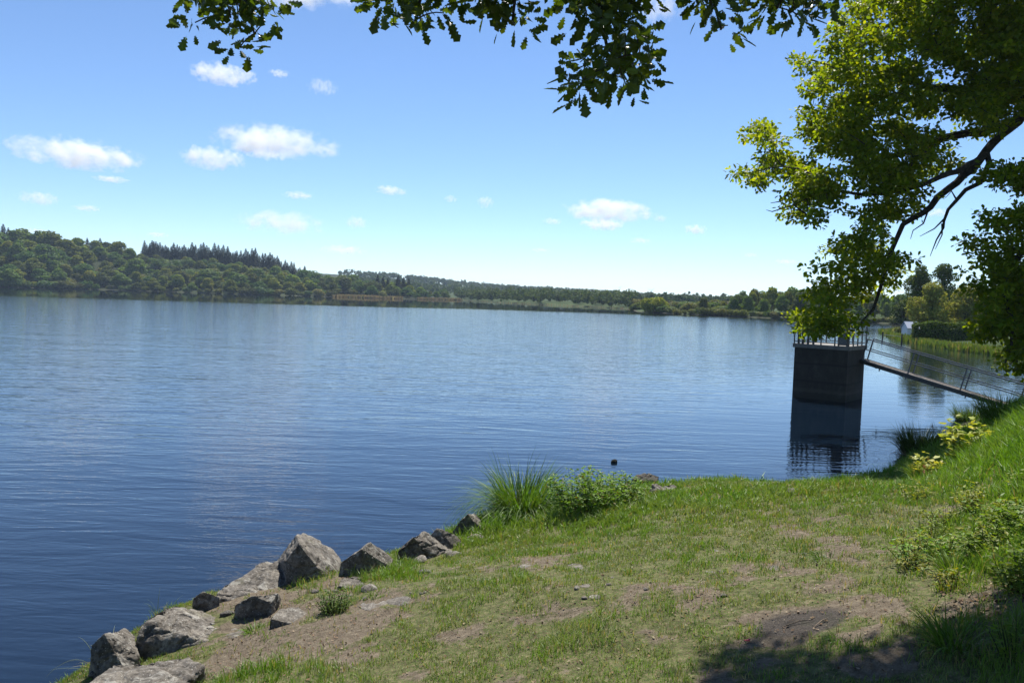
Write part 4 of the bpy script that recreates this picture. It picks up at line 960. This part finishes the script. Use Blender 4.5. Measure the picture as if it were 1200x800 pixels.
def grow(b, nodes, targets, r_tip=.006, gain=.012, jit=.06, sides=4):
    """tie every leaf cluster to the nearest part of the branch skeleton with a thin curved shoot"""
    N = np.array(nodes, float); buf = np.zeros((len(N) + len(targets) * 4 + 8, 3)); buf[:len(N)] = N; k = len(N)
    d0 = [np.min(np.sum((N - t) ** 2, 1)) for t in targets]
    for t in targets[np.argsort(d0)]:
        q = buf[:k]; i = int(np.argmin(np.sum((q - t) ** 2, 1))); a = q[i]; L = np.linalg.norm(t - a)
        s = np.linspace(0, 1, 5)[:, None]; mid = (a + t) / 2 + np.array([0, 0, .14 * L]) + rng.normal(size=3) * jit * L
        c = (1 - s) ** 2 * a + 2 * s * (1 - s) * mid + s ** 2 * t
        b.tube(c, np.linspace(r_tip + gain * min(L, 2.2), r_tip, 5), sides, (1, 1, 1), cap=False); buf[k:k + 4] = c[1:]; k += 4

def dense(poly, step=.5):
    out = []
    for a, c in zip(poly[:-1], poly[1:]):
        m_ = max(1, int(np.linalg.norm(c - a) / step)); out += [a + (c - a) * i / m_ for i in range(m_)]
    return out + [poly[-1]]

def leaf_clusters(b, tmpl, centres, per, rad, size, col, alt, p, upw=.8):
    n = len(centres) * per; C = np.repeat(centres, per, 0); off = np.clip(rng.normal(size=(n, 3)), -1.7, 1.7) * rad * np.array([1, 1, .7]); P = C + off
    axd = off / (np.linalg.norm(off, axis=1)[:, None] + 1e-6) + rng.normal(size=(n, 3)) * .5 + np.array([0, 0, -.25]); nn = np.tile([0, 0, upw], (n, 1)) + rng.normal(size=(n, 3)) * .55
    b.inst(*tmpl, basis(axd, nn) * (size * rng.uniform(.65, 1.2, n))[:, None, None], P, vary(n, col, .3, alt, p))

def sample(poly, n, dep, hole, seed):
    P = np.array(poly, float); out = []
    x = rng.uniform(P[:, 0].min(), P[:, 0].max(), n * 6); y = rng.uniform(P[:, 1].min(), P[:, 1].max(), n * 6)
    k = inpoly(x, y, P) & (fbm(x / 34, y / 24, 0, seed, 3) > hole); x, y = x[k][:n], y[k][:n]
    return at(x, y, rng.uniform(dep[0], dep[1], len(x)))

def sprayed(c, k, sx, sz):
    c = np.repeat(c, k, 0); return c + np.clip(rng.normal(size=c.shape), -1.6, 1.6) * np.array([sx, sx, sz])
OK1 = [(930, 45), (960, 45), (985, 12), (1035, -5), (1090, -90), (1160, -260), (1480, -330), (1600, 60), (1400, 120), (1200, 125), (1150, 163), (1122, 190), (1085, 218), (1062, 243), (1058, 275), (1048, 300), (1050, 330), (1050, 346), (1022, 362), (1012, 384), (1000, 397), (985, 383), (962, 392), (940, 396), (936, 378),
       (948, 362), (942, 337), (962, 314), (970, 294), (998, 277), (1000, 257), (975, 237), (968, 260), (945, 267), (930, 253), (922, 235), (925, 218), (905, 220), (887, 230), (872, 213), (877, 178), (882, 153), (892, 143), (905, 152), (925, 137), (952, 120), (940, 90), (932, 62)]
OK2 = [(1124, 292), (1136, 282), (1162, 286), (1158, 257), (1182, 242), (1200, 237), (1450, 200), (1460, 430), (1200, 418), (1187, 410), (1195, 428), (1170, 434), (1167, 425), (1182, 405), (1162, 398), (1144, 384), (1152, 365), (1148, 342), (1167, 330), (1157, 312), (1137, 300)]
OK3 = [(1158, 206), (1180, 197), (1200, 192), (1450, 170), (1450, 215), (1200, 220), (1175, 226), (1160, 217)]
tx, ty = 19.0, 25.5; tz = gz(tx, ty)
OAK = tag(empty('oak_tree', (tx, ty, tz)), 'large spreading oak reaching in from the right over the tower', 'oak tree')
trunk = [np.array([tx, ty, tz - .4]), np.array([tx - .1, ty - .1, tz + 2.5]), np.array([tx - .3, ty, tz + 5]), np.array([tx - .1, ty + .1, tz + 8]), np.array([tx + .1, ty - .2, tz + 11.5]), np.array([tx, ty, tz + 14])]
b = Buf(); b.tube(trunk, [.62, .48, .44, .36, .24, .08], 14); b.build('trunk', M_bark, OAK)
def W3(l): return [at(*q) for q in l]
limbs = [([trunk[2]] + W3([(1290, 95, 25), (1215, 122, 24.5), (1180, 150, 24.3), (1155, 178, 24), (1140, 198, 24), (1110, 224, 23.8), (1080, 250, 23.6), (1057, 264, 23.5), (1048, 281, 23.5), (1041, 302, 23.4), (1037, 325, 23.3), (1022, 362, 23.2), (1005, 386, 23.1)]), .25, .018),
         (W3([(1156, 179, 24), (1159, 190, 23.8), (1149, 214, 23.6), (1134, 221, 23.5), (1122, 236, 23.4), (1112, 246, 23.3), (1107, 256, 23.3), (1106, 266, 23.2), (1098, 281, 23.2), (1090, 300, 23.1)]), .09, .008),
         ([trunk[3]] + W3([(1250, 108, 25), (1200, 114, 24.6), (1132, 105, 24.4), (1090, 102, 24.2), (1057, 93, 24), (1030, 87, 23.8), (985, 80, 23.6), (950, 70, 23.5)]), .22, .02),
         (W3([(1200, 132, 24.4), (1180, 147, 24.5), (1105, 162, 24.8), (1084, 177, 24.9), (1060, 177, 25), (1042, 183, 25), (1024, 195, 25), (1006, 204, 25.1), (960, 200, 25.2), (900, 205, 25.3)]), .15, .015),
         (W3([(1156, 179, 24), (1135, 195, 23.5), (1102, 210, 23.2), (1072, 219, 23), (1045, 226, 22.9), (1018, 229, 22.8), (985, 222, 22.7), (930, 240, 22.5)]), .10, .012),
         ([trunk[4]] + W3([(1280, -60, 25), (1180, -20, 24.6), (1100, 15, 24.3), (1040, 30, 24), (990, 40, 23.8)]), .2, .02),
         ([trunk[1], trunk[2] * .6 + trunk[1] * .4] + W3([(1290, 215, 23), (1225, 262, 21.5), (1190, 300, 20.6), (1178, 345, 20.2), (1188, 395, 20.0), (1178, 425, 19.9)]), .2, .02),
         ([trunk[2]] + W3([(1300, 200, 24), (1220, 206, 22.5), (1170, 212, 21.8)]), .12, .012),
         ([trunk[4], at(1330, -200, 24), at(1200, -220, 23.5)], .15, .03),
         ([trunk[3], np.array([tx + 4, ty - 2, tz + 10]), np.array([tx + 6.5, ty - 3, tz + 11])], .2, .03), ([trunk[3], np.array([tx + 1.5, ty + 4, tz + 10]), np.array([tx + 2, ty + 6, tz + 11])], .2, .03)]
nodes = []
for pts, ra, rb in limbs:
    pts = np.array(pts); q = np.array(dense(list(pts), .35)); q[1:-1] += rng.normal(size=q[1:-1].shape) * .035
    rr = np.linspace(1, 0, len(q)) ** .8 * (ra - rb) + rb
    b = Buf(); b.tube(q, rr, 9); b.build('limb', M_bark, OAK); nodes += list(q)
# bare twigs under the big limb
for l in [[(1107, 256, 23.3), (1095, 268, 23.2), (1078, 277, 23.2)], [(1104, 262, 23.2), (1104, 275, 23.2), (1096, 292, 23)], [(1090, 240, 23.7), (1082, 262, 23.6), (1070, 270, 23.6), (1067, 280, 23.6)], [(1122, 236, 23.4), (1115, 224, 23.3), (1108, 232, 23.3)], [(960, 262, 23), (930, 240, 23), (905, 248, 23), (898, 246, 23)], [(925, 225, 23), (915, 236, 23), (903, 238, 23)]]:
    b = Buf(); b.tube(W3(l), np.linspace(.03, .008, len(l)), 5); b.build('twig', M_bark, OAK)
c1 = np.concatenate([sample(OK1, 1650, (21.5, 26.5), .44, 5), sample(OK2, 380, (19.3, 22.0), .36, 6), sample(OK3, 110, (21, 23), .3, 9), sample([(1040, -20), (1215, -40), (1215, 118), (1140, 108), (1085, 60)], 120, (22, 26), .36, 15)])
extra = np.array([(tx + rng.normal() * 4.2 + 2.5, ty + rng.normal() * 4.0 - .3, tz + 9.5 + rng.normal() * 2.0) for _ in range(420)])
extra = extra[[(600 + e[0] / e[1] * FPX > 1260) for e in extra]]
cc = np.concatenate([c1, extra])
b = Buf(); grow(b, nodes, cc, .006, .014); b.build('branches', M_bark, OAK)
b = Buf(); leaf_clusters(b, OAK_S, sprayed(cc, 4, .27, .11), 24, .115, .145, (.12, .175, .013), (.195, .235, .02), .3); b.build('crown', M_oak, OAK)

# second oak, its trunk behind the camera, whose sprays hang into the top of the view
t2x, t2y = 4.6, -2.6; t2z = gz(t2x, t2y)
OAK2 = tag(empty('oak_tree', (t2x, t2y, t2z)), 'near oak whose dark lobed leaf sprays hang along the top edge', 'oak tree')
tr2 = [np.array([t2x, t2y, t2z - .4]), np.array([t2x, t2y + .1, t2z + 2.2]), np.array([t2x - .15, t2y + .2, t2z + 4.6]), np.array([t2x - .1, t2y, t2z + 8]), np.array([t2x, t2y, t2z + 11])]
b = Buf(); b.tube(tr2, [.55, .43, .38, .25, .06], 14); b.build('trunk', M_bark, OAK2)
sprays = [([(216, -30), (330, -30), (322, 30), (312, 45), (298, 66), (272, 72), (275, 48), (258, 36), (232, 46), (220, 38), (226, 20)], (4.5, 5.1), 17, -30),
          ([(440, -30), (545, -30), (540, 14), (520, 42), (500, 38), (485, 44), (470, 28), (442, 18)], (4.4, 5.0), 13, 0),
          ([(548, -30), (640, -30), (648, 2), (612, 15), (622, 50), (598, 72), (574, 50), (585, 20), (556, 10)], (4.5, 5.0), 13, 0),
          ([(640, -30), (790, -30), (762, 20), (782, 40), (770, 60), (760, 85), (755, 112), (735, 112), (705, 108), (680, 118), (655, 96), (690, 82), (700, 62), (665, 45), (680, 20), (655, 12)], (4.2, 4.9), 34, 0),
          ([(812, -30), (850, -30), (842, 12), (870, 42), (866, 54), (838, 54), (832, 20), (815, 6)], (4.5, 5.0), 8, 0),
          ([(865, -30), (970, -30), (968, 15), (950, 28), (925, 32), (905, 38), (890, 22), (868, 4)], (4.6, 5.2), 13, 0)]
hang, limb2 = [], []
for poly, dep, nc, _ in sprays:
    mx_ = np.mean([q_[0] for q_ in poly]); poly = [(mx_ + (q_[0] - mx_) * .86, q_[1]) for q_ in poly]
    hang.append(sample([(x_, y_ - 9) for x_, y_ in poly], int(nc * 1.35), dep, .0, 3))
hang = np.concatenate(hang)
lim2 = [([tr2[2], np.array([3.6, .2, 7.4]), np.array([2.4, 3.0, 7.6]), np.array([1.0, 4.6, 7.0]), np.array([.6, 4.9, 6.6])] + W3([(700, -60, 4.6), (705, 10, 4.55), (712, 60, 4.5)]), .2, .008),
        ([np.array([2.4, 3.0, 7.6]), np.array([.6, 4.0, 7.2])] + W3([(560, -90, 4.8), (500, -30, 4.7), (490, 10, 4.7)]), .09, .008),
        ([np.array([.6, 4.0, 7.2])] + W3([(420, -150, 5.0), (320, -70, 4.9), (290, -10, 4.8), (298, 40, 4.8)]), .06, .007),
        ([np.array([1.0, 4.6, 7.0])] + W3([(640, -80, 4.8), (605, -30, 4.75), (600, 30, 4.75)]), .05, .007),
        ([np.array([2.4, 3.0, 7.6]), np.array([2.2, 4.8, 7.3])] + W3([(860, -80, 4.9), (832, -15, 4.8), (845, 35, 4.75)]), .07, .007),
        ([np.array([2.2, 4.8, 7.3])] + W3([(960, -90, 5.1), (935, -30, 5.0), (910, 10, 4.9)]), .05, .007),
        ([tr2[2], np.array([5.2, 2.0, 8.2]), np.array([4.6, 6.0, 9.2]), np.array([3.8, 9.0, 9.8])], .22, .03),
        ([np.array([5.2, 2.0, 8.2]), np.array([7.0, 5.0, 9.0]), np.array([8.0, 8.0, 9.5])], .14, .03),
        ([tr2[3], np.array([2.0, -1.0, 11.5]), np.array([-.5, .5, 12])], .16, .03), ([tr2[3], np.array([6.5, -4, 11.5])], .16, .03), ([tr2[2], np.array([1.5, -4.5, 8.5]), np.array([-1.5, -5, 9])], .18, .03)]
nodes2 = []
for pts, ra, rb in lim2:
    q = np.array(dense([np.asarray(p_, float) for p_ in pts], .2)); q[1:-1] += rng.normal(size=q[1:-1].shape) * .012
    b = Buf(); b.tube(q, np.linspace(1, 0, len(q)) ** .9 * (ra - rb) + rb, 8); b.build('limb', M_bark, OAK2); nodes2 += list(q)
# canopy above the view: foliage that throws the shade at the lower right
SH = [([(856, 812), (866, 784), (884, 772), (920, 774), (975, 784), (1010, 802), (1050, 824), (970, 850), (840, 845)], 75), ([(1080, 815), (1098, 785), (1080, 768), (1120, 752), (1165, 738), (1160, 715), (1210, 700), (1330, 680), (1400, 830), (1080, 830)], 230)]
can = []
for poly, nc in SH:
    P = np.array(poly, float); x = rng.uniform(P[:, 0].min(), P[:, 0].max(), nc * 5); y = rng.uniform(P[:, 1].min(), P[:, 1].max(), nc * 5); k = inpoly(x, y, P); x, y = x[k][:nc], y[k][:nc]
    for a, c in zip(x, y):
        g, _ = G(a, c); zt_ = rng.uniform(8.4, 10.6); can.append(g + sd * (zt_ - g[2]) / sd[2])
for h_ in hang[::4]:
    can.append(h_ + sd * rng.uniform(3.4, 5.5) / sd[2] + rng.normal(size=3) * .12)
can = np.array(can)
over = np.array([(rng.normal() * 2.6 + 3.6, rng.normal() * 2.4 - 3.0, rng.normal() * 1.1 + 10.5) for _ in range(380)])
b = Buf(); grow(b, nodes2, np.concatenate([hang, can, over]), .0035, .009, .05, 5); b.build('branches', M_bark, OAK2)
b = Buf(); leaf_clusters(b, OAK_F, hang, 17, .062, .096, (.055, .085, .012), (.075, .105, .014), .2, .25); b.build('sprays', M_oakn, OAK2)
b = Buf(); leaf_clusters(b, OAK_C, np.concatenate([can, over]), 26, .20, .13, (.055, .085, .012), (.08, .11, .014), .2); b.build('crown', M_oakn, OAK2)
print('grass blades', NGRASS, 'trees', cnt)
